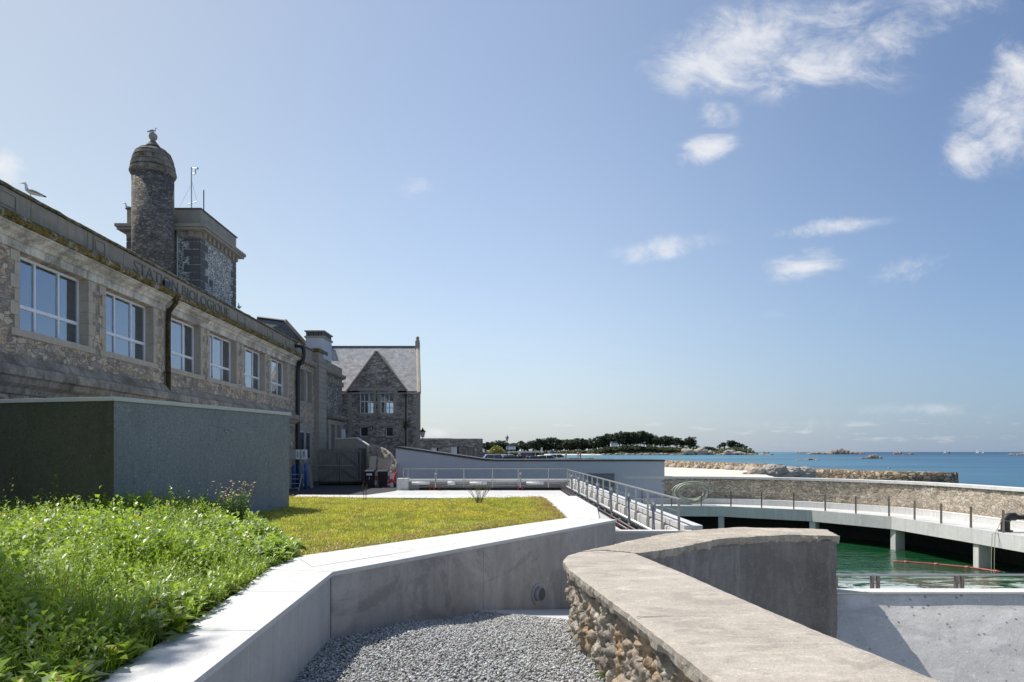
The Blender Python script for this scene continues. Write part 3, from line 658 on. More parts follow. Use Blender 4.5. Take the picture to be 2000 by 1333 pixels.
# coping slabs with real joints
inn = [(-2.34,-1.5),(-2.40,2.0),(-2.50,5.2),(-2.64,7.0),(-2.78,8.2),(-2.74,9.15)]
def at(path, Y):
    for (a,b) in zip(path[:-1],path[1:]):
        if a[1]<=Y<=b[1]: t=(Y-a[1])/(b[1]-a[1]); return a[0]+(b[0]-a[0])*t
    return path[-1][0]
mb = MB(); ys = [-1.5,.4,2.1,3.8,5.35,6.85]; g = .004
for a,b in zip(ys[:-1],ys[1:]):
    o = lambda y: O0.x+(O1.x-O0.x)*(y+1.5)/(O1.y+1.5)
    mb.prism([(o(a),a+g),(o(b),b-g),(at(inn,b),b-g),(at(inn,a),a+g)][::-1],ZC-.05,ZC)
mb.prism([(O0.x+(O1.x-O0.x)*(6.85+1.5)/(O1.y+1.5),6.85+g),(O1.x,O1.y-.003),(-2.79,8.15),(at(inn,6.85),6.85+g)],ZC-.05,ZC)
D = lambda s,w: tuple((O1+dv*s+dn*w)[:2])
I1 = (-2.74,9.15); IN = Vector((-2.74,9.15,0)); OUT = Vector((1.43,14.5,0))
mid = .40
segs = [0.0,1.25,2.7,4.2,5.75,LW]
for k,(a,b) in enumerate(zip(segs[:-1],segs[1:])):
    lo = D(a+g,0) if k else (O1.x+.002,O1.y+.004)
    mb.prism([lo, D(b-g,0), D(b-g,mid-g), D(a+g,mid-g) if k else (O1.x-.33,O1.y+.33)],ZC-.05,ZC)
il = lambda t: tuple((IN.lerp(OUT,t))[:2])
tt = [0,.2,.42,.66,1.0]
for k,(a,b) in enumerate(zip(tt[:-1],tt[1:])):
    s0 = (Vector((*il(a),0))-O1).dot(dv); s1 = (Vector((*il(b),0))-O1).dot(dv)
    lo = D(max(s0,.02)+g,mid+g) if k else (O1.x-.34,O1.y+.35)
    q0 = Vector((*il(a),0))+dv*g*(k>0); q1 = Vector((*il(b),0))-dv*g
    mb.prism([lo,D(s1-g,mid+g),q1[:2],q0[:2]],ZC-.05,ZC)
mb.prism([(-2.79,8.16),(O1.x-.008,O1.y+.006),(O1.x-.345,O1.y+.34),(-2.745,9.14)],ZC-.05,ZC)
sL = (Vector((*il(1),0))-O1).dot(dv)
mb.prism([D(sL+g,mid+g),D(LW,mid+g),(2.4,17.0),(1.38,17.0),(1.43,14.52)],ZC-.05,ZC)
mb.prism([(1.38,17.01),(2.4,17.01),(2.4,19.4),(1.31,19.4)],ZC-.05,ZC)
mb.prism([(1.31,19.41),(2.4,19.41),(2.4,21.7),(1.25,21.7),(1.25,20.4)],ZC-.05,ZC)
mb.prism([(1.24,20.45),(1.24,21.7),(-6.6,22.3),(-6.5,21.1)][::-1],ZC-.05,ZC)
mb.build('coping',M['coping'],rw)
MB().box(2.08,2.38,14.3,21.6,-3.9,ZC-.052).build('wall',M['conc_wall_light'],rw)
# outlet pipe
q = O1+dv*(LW*.597)+dn*.03; q.z = -2.42
op = thing('outlet_pipe','round plastic outlet pipe stub in the shaded concrete wall','pipe',tuple(q))
MB().tube([q-dn*.005,q+dn*-.02],.17,24).build('mortar_collar',M['conc_wall_light'],op)
MB().tube([q-dn*.02,q-dn*.10],.125,24).build('pipe',M['greybox'],op,True); MB().tube([q-dn*.101,q-dn*.104],.105,24).build('bore',M['pipe'],op)
# gravel
def zg(X,Y): return -2.18-.24*np.clip((Y-8)/2.2,0,1)**1.3+.02*np.sin(X*3+Y*2)
gp = [(-1.95,2.0),(-2.0,8.05),(-.26,10.42),(.45,9.65),(1.15,9.12),(1.1,8.6),(.95,7.7),(1.2,5.4),(1.45,3.5),(1.6,2)]
nn_ = 80; V = np.array([(-2.2+i/79*4.2, 1.5+j/79*9.2, 0) for i in range(80) for j in range(80)]); V[:,2] = zg(V[:,0],V[:,1])-.03
keep = inpoly(V[:,0],V[:,1],[(-2.2,1),(-2.2,8.2),(-.28,10.45),(1.2,9.15),(1.4,8.7),(2.2,1)])
Q = grid_faces(80,80); Q = Q[keep[Q].all(1)]
struct(npmesh('gravel_bed', V, Q, plain('grit',(.10,.105,.105),.95,.4,60), smooth=True))
bm = bmesh.new(); bmesh.ops.create_icosphere(bm, subdivisions=1, radius=1); ib = np.array([v.co[:] for v in bm.verts]); jf = np.array([[v.index for v in q.verts] for q in bm.faces]); bm.free()
def scatter(poly, n, zf):
    xs = [p[0] for p in poly]; yy = [p[1] for p in poly]; X = rng.uniform(min(xs),max(xs),n); Y = rng.uniform(min(yy),max(yy),n)
    k = inpoly(X,Y,poly); return X[k],Y[k],zf(X[k],Y[k])
X,Y,Z = scatter(gp, 86000, zg); n_ = len(X); sz = rng.uniform(.0065,.0155,n_)*(1+.3*(Y<7)*0)
sc = sz[:,None]*rng.uniform(.6,1.5,(n_,3))*np.array([1,1,.75]); an = rng.uniform(0,6.28,n_); jit = rng.uniform(.75,1.2,(n_,12))
v = ib[None]*jit[:,:,None]*sc[:,None]; ca,sa = np.cos(an)[:,None],np.sin(an)[:,None]
tl = rng.uniform(-.8,.8,n_)[:,None]; z0_ = v[...,2]*np.cos(tl)+v[...,0]*np.sin(tl); x0_ = v[...,0]*np.cos(tl)-v[...,2]*np.sin(tl)
v = np.stack([x0_*ca-v[...,1]*sa, x0_*sa+v[...,1]*ca, z0_],2)+np.stack([X,Y,Z+rng.uniform(-.02,.008,n_)],1)[:,None]
base = rng.uniform(.26,.66,(n_,1)); cc = base*np.array([[1.0,1.0,.97]])+rng.normal(0,.012,(n_,3)); ww = rng.random(n_)<.04; cc[ww] = (.42,.33,.24); cc = np.clip(cc,.06,.85)
n = N('pebble'); a = n.n('ShaderNodeAttribute', attribute_name='Col'); M['pebble'] = n.out(a.outputs['Color'],.85,None,.3)
tag(npmesh('gravel', v.reshape(-1,3), (jf[None]+np.arange(n_)[:,None,None]*12).reshape(-1,3), M['pebble'], col=np.repeat(cc,12,0)), kind='stuff')
# ramp slab
me = MB().prism([(-.34,10.30),(1.3,9.0),(2.6,11.0),(2.2,13.4),(1.6,12.95)],[-2.6,-2.75,-3.3,-3.4,-3.3],[-2.385,-2.335,-2.75,-3.05,-2.98]); struct(me.build('ramp',M['deckc']))

# ---------------------------------------------------------------- old sea wall
ZT = -1.32
ow = thing('old_wall','thick old rubble wall with a worn concrete top that forks in the foreground','wall',(1.6,6,-2.2))
Ledge = [(1.62,-1.5),(1.5,0),(1.36,2.0),(1.24,3.91),(1.07,5.46),(.91,6.6),(.77,7.75),(.755,8.3),(.86,8.75),(1.04,9.06)]
slabL = Ledge+[(1.36,9.2),(1.755,8.95),(2.0,7.5),(2.24,5.73),(2.4,4.83),(2.56,3.91),(2.85,2),(3.05,0),(3.2,-1.5)]
slabR = [(1.04,9.085),(1.37,9.225),(1.78,8.965),(2.25,9.3),(3.29,10.35),(4.06,10.78),(4.8,10.95),(5.32,10.70),(5.62,11.75),(4.24,11.97),(3.12,11.5),(2.03,10.35),(1.46,9.6)]
def resample(poly, step, jit, seed, closed=True):
    r = random.Random(seed); out = []; n = len(poly)
    for i in range(n if closed else n-1):
        a = Vector((*poly[i],0)); b = Vector((*poly[(i+1)%n],0)); k = max(1,int((b-a).length/step))
        for j in range(k): 
            p = a.lerp(b,j/k)+Vector((r.uniform(-jit,jit),r.uniform(-jit,jit),0)); out.append((p.x,p.y))
    return out
def slab(name, poly, z0, z1, m, parent, jit, amp, step=.05, label=None, rough=.02):
    """flat top with relief, crumbling edge"""
    P = resample([tuple(p[:2]) for p in (cat_path(poly+[poly[0]],.3)[:-1] if False else [Vector((*q,0)) for q in poly])], step, jit, 3)
    bm = bmesh.new(); top = [bm.verts.new((p[0],p[1],z1)) for p in P]; f = bm.faces.new(top)
    if f.normal.z < 0: f.normal_flip()
    bmesh.ops.triangulate(bm, faces=[f])
    for _ in range(0): pass
    me = bpy.data.meshes.new(name); 
    # interior grid for relief
    bm.free(); xs = np.arange(min(p[0] for p in P)+step, max(p[0] for p in P), step*1.1); ys = np.arange(min(p[1] for p in P)+step, max(p[1] for p in P), step*1.1)
    GX,GY = np.meshgrid(xs,ys); GX = GX.ravel()+rng.uniform(-.2,.2,GX.size)*step; GY = GY.ravel()+rng.uniform(-.2,.2,GY.size)*step
    PA = np.array(P); k = inpoly(GX,GY,P); GX,GY = GX[k],GY[k]
    dist = np.full(len(GX),9.)
    for i in range(len(PA)):
        a = PA[i]; b = PA[(i+1)%len(PA)]; ab = b-a; t = np.clip(((GX-a[0])*ab[0]+(GY-a[1])*ab[1])/max(1e-9,(ab**2).sum()),0,1)
        dist = np.minimum(dist, np.hypot(GX-a[0]-t*ab[0],GY-a[1]-t*ab[1]))
    k = dist>step*.5; GX,GY,dist = GX[k],GY[k],dist[k]
    from mathutils.geometry import delaunay_2d_cdt
    pts = [Vector(p) for p in P]+[Vector((a,b)) for a,b in zip(GX,GY)]; n0 = len(P)
    vo,_,fo,_,_,_ = delaunay_2d_cdt(pts,[(i,(i+1)%n0) for i in range(n0)],[],1,1e-6)
    vo = np.array([v[:] for v in vo]); V = np.column_stack([vo,np.full(len(vo),z1)])
    dd = np.concatenate([np.zeros(n0),dist]); dd = dd[:len(V)] if len(dd)>=len(V) else np.pad(dd,(0,len(V)-len(dd)))
    V[:,2] += fbm(V*np.array([2,2,1])+9,4)*amp + fbm(V*25,2)*amp*rough*20*.05 - np.exp(-dd/.03)*.012
    nv = len(V); low = V[:n0].copy(); low[:,2] = z0+fbm(low*6,3)*.03; mid_ = V[:n0].copy(); mid_[:,2] = (z0+z1)/2
    cen = V[:n0,:2].mean(0); jj = fbm(mid_*np.array([14,14,9]),3); 
    nrm = np.roll(V[:n0,:2],-1,0)-np.roll(V[:n0,:2],1,0); nrm = np.column_stack([nrm[:,1],-nrm[:,0]]); nrm /= np.linalg.norm(nrm,axis=1)[:,None]+1e-9
    area = sum(P[i][0]*P[(i+1)%n0][1]-P[(i+1)%n0][0]*P[i][1] for i in range(n0)); nrm *= (1 if area>0 else -1)
    kj = 2.2 if jit>.01 else 1.; mid_[:,:2] += nrm*(jj*.05*kj)[:,None]; low[:,:2] += nrm*(fbm(low*np.array([9,9,9])+4,3)*.07*kj-.02*kj)[:,None]; low[:,2] += np.maximum(0,fbm(low*5+8,3))*.12*(kj-1)
    V = np.concatenate([V,mid_,low]); F_ = [tuple(f) for f in fo]
    for i in range(n0):
        j = (i+1)%n0; F_ += [(i,j,nv+j,nv+i),(nv+i,nv+j,nv+n0+j,nv+n0+i)]
    F_.append(tuple(range(nv+n0,nv+2*n0)))
    me.from_pydata(V.tolist(),[],F_); me.update(); bm = bmesh.new(); bm.from_mesh(me); bmesh.ops.recalc_face_normals(bm,faces=bm.faces); bm.to_mesh(me); bm.free()
    o = link(name, me, parent, m); 
    if label: o['label'] = label
    return o
# slab L in two pieces with the open crack across (photo: y about 1205)
crackA, crackB = (1.07,5.46),(1.75,5.62)
slab('worn_top', slabL, ZT-.12, ZT, M['oldslab'], ow, .005, .012, .06, 'smooth worn concrete top')
slab('rough_top', slabR, ZT-.13, ZT+.005, M['oldrough'], ow, .018, .045, .045, 'rough pebbly top of the back arm')
# crack as dark groove sliver
mb = MB(); pc = [(1.085,5.45),(1.2,5.46),(1.3,5.475),(1.4,5.47),(1.5,5.49),(1.6,5.50),(1.72,5.50)]
mb.add([(x,y-.006*(1-i/7),ZT+.0045) for i,(x,y) in enumerate(pc)]+[(x,y+.006*(1-i/7),ZT+.0045) for i,(x,y) in enumerate(pc)],[(i,i+1,8+i,7+i) for i in range(6)])
mb.build('crack',M['black'],ow)
# rendered core of back arm
def inset(poly, d):
    n = len(poly); A = sum(poly[i][0]*poly[(i+1)%n][1]-poly[(i+1)%n][0]*poly[i][1] for i in range(n)); s = 1 if A>0 else -1; out = []
    for i in range(n):
        t = (Vector(poly[(i+1)%n])-Vector(poly[i-1])).normalized(); out.append((poly[i][0]-s*t.y*d, poly[i][1]+s*t.x*d))
    return out
cr = resample(inset([p for p in slabR],.05),.12,.004,9)
V = []; nz = 26
for k in range(nz+1):
    z = -4.2+(ZT-.09+4.2)*k/nz
    for p in cr: V.append((p[0],p[1],z))
V = np.array(V); m_ = len(cr); f3 = fbm(V*3,4)*.07+fbm(V*14,3)*.02; c0 = V[:,:2].mean(0); dr_ = V[:,:2]-c0; dr_ /= np.linalg.norm(dr_,axis=1)[:,None]; V[:,:2] += dr_*f3[:,None]
Q = np.array([(k*m_+i,k*m_+(i+1)%m_,(k+1)*m_+(i+1)%m_,(k+1)*m_+i) for k in range(nz) for i in range(m_)])
npmesh('rendered_core', V, Q, M['oldrender'], ow, smooth=False)
# core of left arm
MB().prism(inset(slabL,.22),-4.2,ZT-.11).build('core',M['oldrender'],ow)
# rubble face of left arm, relief from real displacement
path = cat_path([(*p,0) for p in Ledge[:-1]]+[(1.04,9.08,0),(1.45,9.58,0),(2.03,10.3,0)],.014)
path = [p for p in path if p.y>1.6]; n1 = len(path); n2 = 84; V = []; DN = []; PR = []; s_ = 0
for i,p in enumerate(path):
    t = (path[min(i+1,n1-1)]-path[max(i-1,0)]).normalized(); nn = Vector((-t.y,t.x,0)); s_ += (path[i]-path[i-1]).length if i else 0
    for k in range(n2):
        z = -3.0+(ZT-.07+3.0)*k/(n2-1); q = p-nn*.10; V.append((q.x,q.y,z)); DN.append((nn.x,nn.y,0)); PR.append((s_,0,z))
V = np.array(V); DN = np.array(DN); PR = np.array(PR)
wq = PR+np.stack([fbm(PR*3+2,3)*.22,fbm(PR*3+8,3)*0,fbm(PR*3+15,3)*.22],1)
d1,d2,cid = worley(wq*np.array([4.6,1,5.4])+40); e1 = np.clip((d2-d1)*3.2,0,1)**.55; dc = wq*np.array([4.6,1,5.4])+40-worley.cen; r1 = (cid*37.7)%1-.5; r2 = (cid*91.3)%1-.5; tilt = dc[:,0]*r1*.16+dc[:,2]*r2*.14
d1b,d2b,cidb = worley(wq*np.array([10,1,12])+90); e2 = np.clip((d2b-d1b)*3.,0,1)**.6; dcb = wq*np.array([10,1,12])+90-worley.cen; tilt = tilt+dcb[:,0]*((cidb*53.1)%1-.5)*.06+dcb[:,2]*((cidb*17.7)%1-.5)*.06
h = e1*(.02+.045*cid)+e2*.03*(.4+cidb)+tilt+fbm(PR*9,5)*.10+np.abs(fbm(PR*22+3,3))*.08+fbm(PR*60,2)*.02-.06
V = V+DN*h[:,None]; V[:,2] += fbm(PR*9+5,3)*.02
pal = np.array([(.40,.35,.29),(.31,.27,.22),(.46,.40,.33),(.25,.22,.19),(.41,.37,.31),(.36,.29,.22)])
cc = pal[(cid*5.99).astype(int)]*(.75+.5*vnoise(PR*30)[:,None]); mort = np.array([.36,.32,.26])
cc = cc*(e1>.28)[:,None]+(mort*(.7+.6*vnoise(PR*50,3)[:,None]))*(e1<=.28)[:,None]
rust = vnoise(PR*6+30,9)>.78; cc[rust] = cc[rust]*np.array([1.05,.88,.7])
n = N('old_rubble_face'); a = n.n('ShaderNodeAttribute', attribute_name='Col'); f1 = n.noise(60,4,.7); f2 = n.noise(9,5,.7)
cl = n.mix(.5, a.outputs['Color'], n.ramp(f1,[(.3,.15),(.7,.9)]),'OVERLAY'); cl = n.mix(n.ramp(f2,[(.52,0),(.7,.7)]), cl, (.07,.06,.05))
M['oldface'] = n.out(cl,.95,n.bump(f1,.8,.008,n.bump(f2,.6,.02)),.1)
npmesh('rubble_face', V, grid_faces(n1,n2), M['oldface'], ow, col=np.clip(cc,0,1), smooth=False)

# =============================================================== BLOCK
A,B_,C_,D_ = (-6.86,12.1),(-5.27,17.0),(-12.2,19.0),(-12.2,13.43)
bk = thing('concrete_annex','low dark speckled concrete block with a thin pale roof edge before the old facade','building',(-6.9,13,-1.5))
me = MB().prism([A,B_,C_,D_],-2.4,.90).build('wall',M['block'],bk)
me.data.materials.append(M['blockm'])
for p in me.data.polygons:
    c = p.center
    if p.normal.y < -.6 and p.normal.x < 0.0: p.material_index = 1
MB().prism([(A[0]+.03,A[1]-.04),(B_[0]+.05,B_[1]+.03),(C_[0],C_[1]+.05),(D_[0],D_[1]-.04)],.905,.98).build('roof_edge',M['coping'],bk,bevel=.008)
e = (Vector(B_)-Vector(A)).normalized(); q = Vector((*A,0))+Vector((*e,0))*2.88; q.z = W(426,840,(q.y))[2]; nn = Vector((e.y,-e.x,0))
sp_ = thing('wall_spout','small chrome spout sticking out of the dark concrete block','tap',tuple(q))
MB().tube([q,q+nn*.015],.045,16).build('plate',M['steel'],sp_); MB().tube([q+nn*.015,q+nn*.07,q+nn*.09+Vector((.06,.0,-.01))+Vector((*e,0))*.06],.017,10).build('spout',M['steel'],sp_,True)

# =============================================================== PLANTING
def leaves(P, Dr, L, Wd, fold=.25, droop=.3, up=None):
    """ovate folded leaves -> verts (n,5,3)"""
    n = len(P); Dr = Dr/np.linalg.norm(Dr,axis=1)[:,None]; ref = np.tile([0,0,1.],(n,1)) if up is None else up
    sd = np.cross(Dr,ref); sd /= np.linalg.norm(sd,axis=1)[:,None]+1e-6; nr = np.cross(sd,Dr)
    m1 = P+Dr*(L*.45)[:,None]; tip = P+Dr*L[:,None]-np.array([0,0,1])*(L*droop)[:,None]
    a = m1+sd*(Wd*.5)[:,None]+nr*(Wd*fold)[:,None]; b = m1-sd*(Wd*.5)[:,None]+nr*(Wd*fold)[:,None]
    return np.stack([P,a,tip,b,m1],1)
LQ = np.array([[0,1,2,4],[0,4,2,3]])
def leafmesh(name, V5, col, m, parent=None):
    n = len(V5); return npmesh(name, V5.reshape(-1,3), (LQ[None]+np.arange(n)[:,None,None]*5).reshape(-1,4), m, parent, col=np.repeat(np.clip(col,0,1),5,0))
def blades(P, H, Wd, lean, ang):
    n = len(P); d = np.stack([np.cos(ang),np.sin(ang),np.zeros(n)],1); s = np.stack([-np.sin(ang),np.cos(ang),np.zeros(n)],1)
    # random facing for the width direction
    f = rng.uniform(0,6.28,n); s = np.stack([np.cos(f),np.sin(f),np.zeros(n)],1)
    z = np.array([0,0,1.]); a = P-s*Wd[:,None]*.5; b = P+s*Wd[:,None]*.5; m_ = P+z*(H*.6)[:,None]+d*(H*lean*.35)[:,None]
    c = m_+s*Wd[:,None]*.4; e = m_-s*Wd[:,None]*.4; t = P+z*H[:,None]*np.sqrt(np.maximum(.2,1-lean**2*.3))[:,None]+d*(H*lean)[:,None]
    return np.stack([a,b,c,t,e],1)
BQ = np.array([[0,1,2,4],[4,2,3,3]])
def blademesh(name, V5, col, m, parent=None):
    n = len(V5); T = np.array([[0,1,2],[0,2,4],[4,2,3]])
    return npmesh(name, V5.reshape(-1,3), (T[None]+np.arange(n)[:,None,None]*5).reshape(-1,3), m, parent, col=np.repeat(np.clip(col,0,1),5,0))
lawnP = [(-2.70,9.2),(1.40,14.55),(1.36,17.0),(1.22,20.3),(-6.4,21.0),(-8.6,21.2),(-5.27,17.0),(-6.86,12.1),(-3.3,9.8)]
weedP = [(-2.32,2.0),(-2.40,3.2),(-2.50,5.2),(-2.64,7.0),(-2.78,8.2),(-2.72,9.15),(-3.0,10.0),(-3.9,11.9),(-5.1,13.9),(-6.1,14.3),(-6.9,12.1),(-9.4,12.7),(-9.4,2.0)]
def zl(X,Y): return -1.415+.03*np.sin(X*.9+1)*np.sin(Y*.7)+.05*np.clip((Y-14)/5,0,1)*np.clip((20.5-Y)/2,0,1)
V = np.array([(-10+i/89*11.6, 1+j/119*20.5, 0) for i in range(90) for j in range(120)]); V[:,2] = zl(V[:,0],V[:,1])-.02
bed = [(-2.38,1.0),(-2.44,3.2),(-2.54,5.2),(-2.68,7.0),(-2.82,8.2),(-2.76,9.2),(1.40,14.6),(1.20,20.3),(-6.4,21.1),(-12,21.1),(-12,1)]
keep = inpoly(V[:,0],V[:,1],bed); Q = grid_faces(90,120); Q = Q[keep[Q].all(1)]
n = N('bed_soil'); M['bed'] = n.out(n.mix(n.mask(7,.4,.6), (.10,.14,.02), (.075,.06,.03)),.95,None,.1)
me = bpy.data.meshes.new('bed'); struct(sheet('planting_bed', bed, -1.44, M['bed'])); struct(npmesh('planting_soil', V, Q, M['bed'], smooth=True))
# lawn
X,Y,Z = scatter(lawnP, 400000, zl)
w = np.clip(20./Y,0,3); k = rng.random(len(X)) < .62; X,Y,Z = X[k],Y[k],Z[k]
pt = vnoise(np.stack([X*1.2,Y*1.2,X*0],1),5); pt2 = vnoise(np.stack([X*5,Y*5,X*0],1),8); pt3 = vnoise(np.stack([X*.45,Y*.45,X*0],1),12)
n_ = len(X); H = rng.uniform(.025,.07,n_)*(.55+.9*pt2)*(.75+.5*pt)
P3 = np.stack([X,Y,Z-.01],1)
g1 = np.array([.66,.58,.11]); g2 = np.array([.44,.56,.10]); g3 = np.array([.76,.64,.24])
t = (pt*.5+pt3*.5)[:,None]; c = g2*(1-t)+g1*t; brown = vnoise(np.stack([X*2.6,Y*2.6,X*0],1),61); dry = rng.random(n_)<.10+.35*(brown>.74); c[dry] = g3; c *= rng.uniform(.65,1.2,(n_,1))*(.75+.5*pt2[:,None])
tag(blademesh('lawn_grass', blades(P3,H,rng.uniform(.007,.013,n_),rng.uniform(.1,1.3,n_),rng.uniform(0,6.28,n_)), c, M['blade']), kind='stuff')
# low clover and reddish sedum along the coping
def near_edge(X,Y):
    a = np.array(IN[:2]); b = np.array(OUT[:2]); ab = b-a; L = np.linalg.norm(ab); nx = np.array([-ab[1],ab[0]])/L
    return (X-a[0])*nx[0]+(Y-a[1])*nx[1]
X,Y,Z = scatter([(-2.72,9.2),(1.41,14.52),(1.36,17.0),(1.23,20.3),(.5,20.4),(.9,16),(.3,14.2),(-3.1,9.9)], 60000, zl)
d = np.minimum(near_edge(X,Y), 1.45-X-.03*(Y-14.5)); k = rng.random(len(X)) < np.exp(-np.maximum(d-.16,0)/.20)*(.6+.8*vnoise(np.stack([X*4,Y*4,X*0],1),71)); X,Y,Z,d = X[k],Y[k],Z[k],d[k]; n_ = len(X)
an = rng.uniform(0,6.28,n_); Dr = np.stack([np.cos(an),np.sin(an),rng.uniform(.1,1.2,n_)],1)
c = np.where(rng.random(n_)[:,None]<.55, np.array([[.42,.24,.16]]), np.array([[.38,.38,.07]])); pk = rng.random(n_)<.12; c[pk] = (.38,.24,.16); c = c*rng.uniform(.6,1.3,(n_,1))
tag(leafmesh('sedum_edge', leaves(np.stack([X,Y,Z+rng.uniform(.0,.06,n_)],1),Dr,rng.uniform(.025,.055,n_),rng.uniform(.018,.035,n_)), c, M['leaf']), kind='stuff')
# scattered seed heads and dry leaves in the lawn
X,Y,Z = scatter(lawnP, 9000, zl); n_ = len(X); an = rng.uniform(0,6.28,n_); Dr = np.stack([np.cos(an),np.sin(an),rng.uniform(.2,1.5,n_)],1)
c = np.array([[.30,.17,.09]])*rng.uniform(.5,1.6,(n_,1)); gr = rng.random(n_)<.5; c[gr] = np.array([.16,.28,.04])
tag(leafmesh('lawn_clover', leaves(np.stack([X,Y,Z+rng.uniform(.02,.08,n_)],1),Dr,rng.uniform(.02,.05,n_),rng.uniform(.015,.035,n_)), c, M['leaf']), kind='stuff')
# weeds: leafy stems
def hweed(X,Y):
    e = np.full(len(X),9.)
    for i in range(8):
        a = np.array(weedP[i]); b = np.array(weedP[i+1]); ab = b-a; t = np.clip(((X-a[0])*ab[0]+(Y-a[1])*ab[1])/(ab**2).sum(),0,1); e = np.minimum(e,np.hypot(X-a[0]-t*ab[0],Y-a[1]-t*ab[1]))
    return np.clip(.30+e*.55,0,1)*(.24+.40*vnoise(np.stack([X*1.5,Y*1.5,X*0],1),3)+.14*vnoise(np.stack([X*5,Y*5,X*0],1),6))
vis = [p for p in weedP]; 
def weedpts(n):
    X,Y,Z = scatter(weedP, n, zl); k = (X > -.80*Y-.6); return X[k],Y[k],Z[k]
X,Y,Z = weedpts(13500); ns = len(X); Hs = hweed(X,Y)*rng.uniform(.55,1.15,ns); tall = rng.random(ns)<.035; Hs[tall] *= 1.5
nl = 13; k = np.tile(np.arange(nl),(ns,1)); fr = (k+rng.uniform(0,.8,(ns,nl)))/nl; an = k*2.4+rng.uniform(0,6.28,(ns,1)); ln = rng.uniform(-.3,.3,(ns,1)); la = rng.uniform(0,6.28,(ns,1))
px_ = X[:,None]+np.cos(la)*ln*fr*Hs[:,None]; py_ = Y[:,None]+np.sin(la)*ln*fr*Hs[:,None]; pz_ = Z[:,None]+fr*Hs[:,None]
kind = vnoise(np.stack([X*1.7,Y*1.7,X*0],1),21); k2 = rng.random(ns); big = (kind+k2*.5)
Lf = (.055+.105*np.clip(big,0,1.25)**1.5)[:,None]*rng.uniform(.6,1.15,(ns,nl))*(1.15-.65*fr); Wf = Lf*np.where(big>.85,.62,.34)[:,None]
Dr = np.stack([np.cos(an),np.sin(an),.25+1.1*fr**2+rng.uniform(-.3,.3,(ns,nl))],2)
tone = vnoise(np.stack([X*2,Y*2,X*0],1),33)[:,None]*.6+rng.random((ns,1))*.4
ca_ = np.array([.15,.27,.03]); cb_ = np.array([.44,.56,.07]); cg = np.array([.34,.44,.20])
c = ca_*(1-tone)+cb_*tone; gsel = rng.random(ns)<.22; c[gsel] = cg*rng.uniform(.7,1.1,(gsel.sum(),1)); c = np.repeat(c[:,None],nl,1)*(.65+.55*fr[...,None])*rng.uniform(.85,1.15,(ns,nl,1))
yel = rng.random((ns,nl))<.012; c[yel] = (.5,.4,.05)
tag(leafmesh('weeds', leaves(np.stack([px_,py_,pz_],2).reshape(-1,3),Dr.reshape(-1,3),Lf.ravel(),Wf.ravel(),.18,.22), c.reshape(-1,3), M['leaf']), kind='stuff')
T_ = blades(np.stack([X,Y,Z],1),Hs,np.full(ns,.007),np.abs(ln[:,0]),la[:,0]); 
X2,Y2,Z2 = weedpts(60000); n2_ = len(X2); H2 = hweed(X2,Y2)*rng.uniform(.45,1.05,n2_); clump = vnoise(np.stack([X2*2.2,Y2*2.2,X2*0],1),41)>.36; X2,Y2,Z2,H2 = X2[clump],Y2[clump],Z2[clump],H2[clump]; n2_ = len(X2)
c2 = np.array([.30,.46,.05])*rng.uniform(.6,1.5,(n2_,1)); dry = rng.random(n2_)<.08; c2[dry] = (.42,.38,.2)
T2 = blades(np.stack([X2,Y2,Z2],1),H2,rng.uniform(.005,.012,n2_),rng.uniform(.2,1.3,n2_),rng.uniform(0,6.28,n2_))
tag(blademesh('weed_grass', np.concatenate([T_,T2]), np.concatenate([np.tile([.14,.2,.05],(ns,1)),c2]), M['blade']), kind='stuff')
# feathery yarrow-like low growth at the edge
X,Y,Z = weedpts(9000); d = hweed(X,Y); 
# upright plants one can single out
def stemplant(name, label, cat, base, stems, m_stem, seed, leafc, flc, spread, h, nleaf=10, nfl=6, lsz=.04, fsz=.03, group=None):
    r = random.Random(seed); t = thing(name,label,cat,base,group); b = Vector(base); mb = MB(); LP=[];LD=[];LL=[];LC=[]; FP=[];FD=[]
    for s in range(stems):
        a = r.uniform(0,6.28); lean = r.uniform(.05,1)*spread; hh = h*r.uniform(.6,1); pts = []
        for k in range(6):
            f = k/5; pts.append(b+Vector((math.cos(a)*(.03+lean*f**1.2)+r.uniform(-.01,.01),math.sin(a)*(.03+lean*f**1.2)+r.uniform(-.01,.01),hh*f)))
        mb.tube(pts,[.006*(1-.6*k/5) for k in range(6)],5)
        for k in range(nleaf):
            f = r.uniform(.1,.8)*5; i = int(f); p = pts[i].lerp(pts[min(5,i+1)],f-i); aa = r.uniform(0,6.28); LP.append(p[:]); LD.append((math.cos(aa),math.sin(aa),r.uniform(.1,.8))); LL.append(lsz*r.uniform(.6,1.2)); LC.append([x*r.uniform(.7,1.3) for x in leafc])
        for k in range(nfl):
            f = 5*(1-.3*k/nfl); i = min(4,int(f)); p = pts[i].lerp(pts[i+1],f-i); aa = r.uniform(0,6.28)
            for z in range(3): FP.append(p[:]); FD.append((math.cos(aa+z*.8),math.sin(aa+z*.8),r.uniform(-.3,.8)))
    mb.build('stems',m_stem,t)
    LL = np.array(LL)
    if len(LP): leafmesh('leaves', leaves(np.array(LP),np.array(LD,float),LL,LL*.35), np.array(LC), M['leaf'], t)
    FL = np.full(len(FP),fsz)*rng.uniform(.6,1.2,len(FP)); fc = np.array(flc)[rng.integers(0,len(flc),len(FP))]
    leafmesh('flowers', leaves(np.array(FP),np.array(FD,float),FL,FL*.6), fc, M['leaf'], t)
    return t
stm = plain('green_stem',(.12,.16,.06),.7); dryst = plain('dry_stem',(.20,.17,.10),.8)
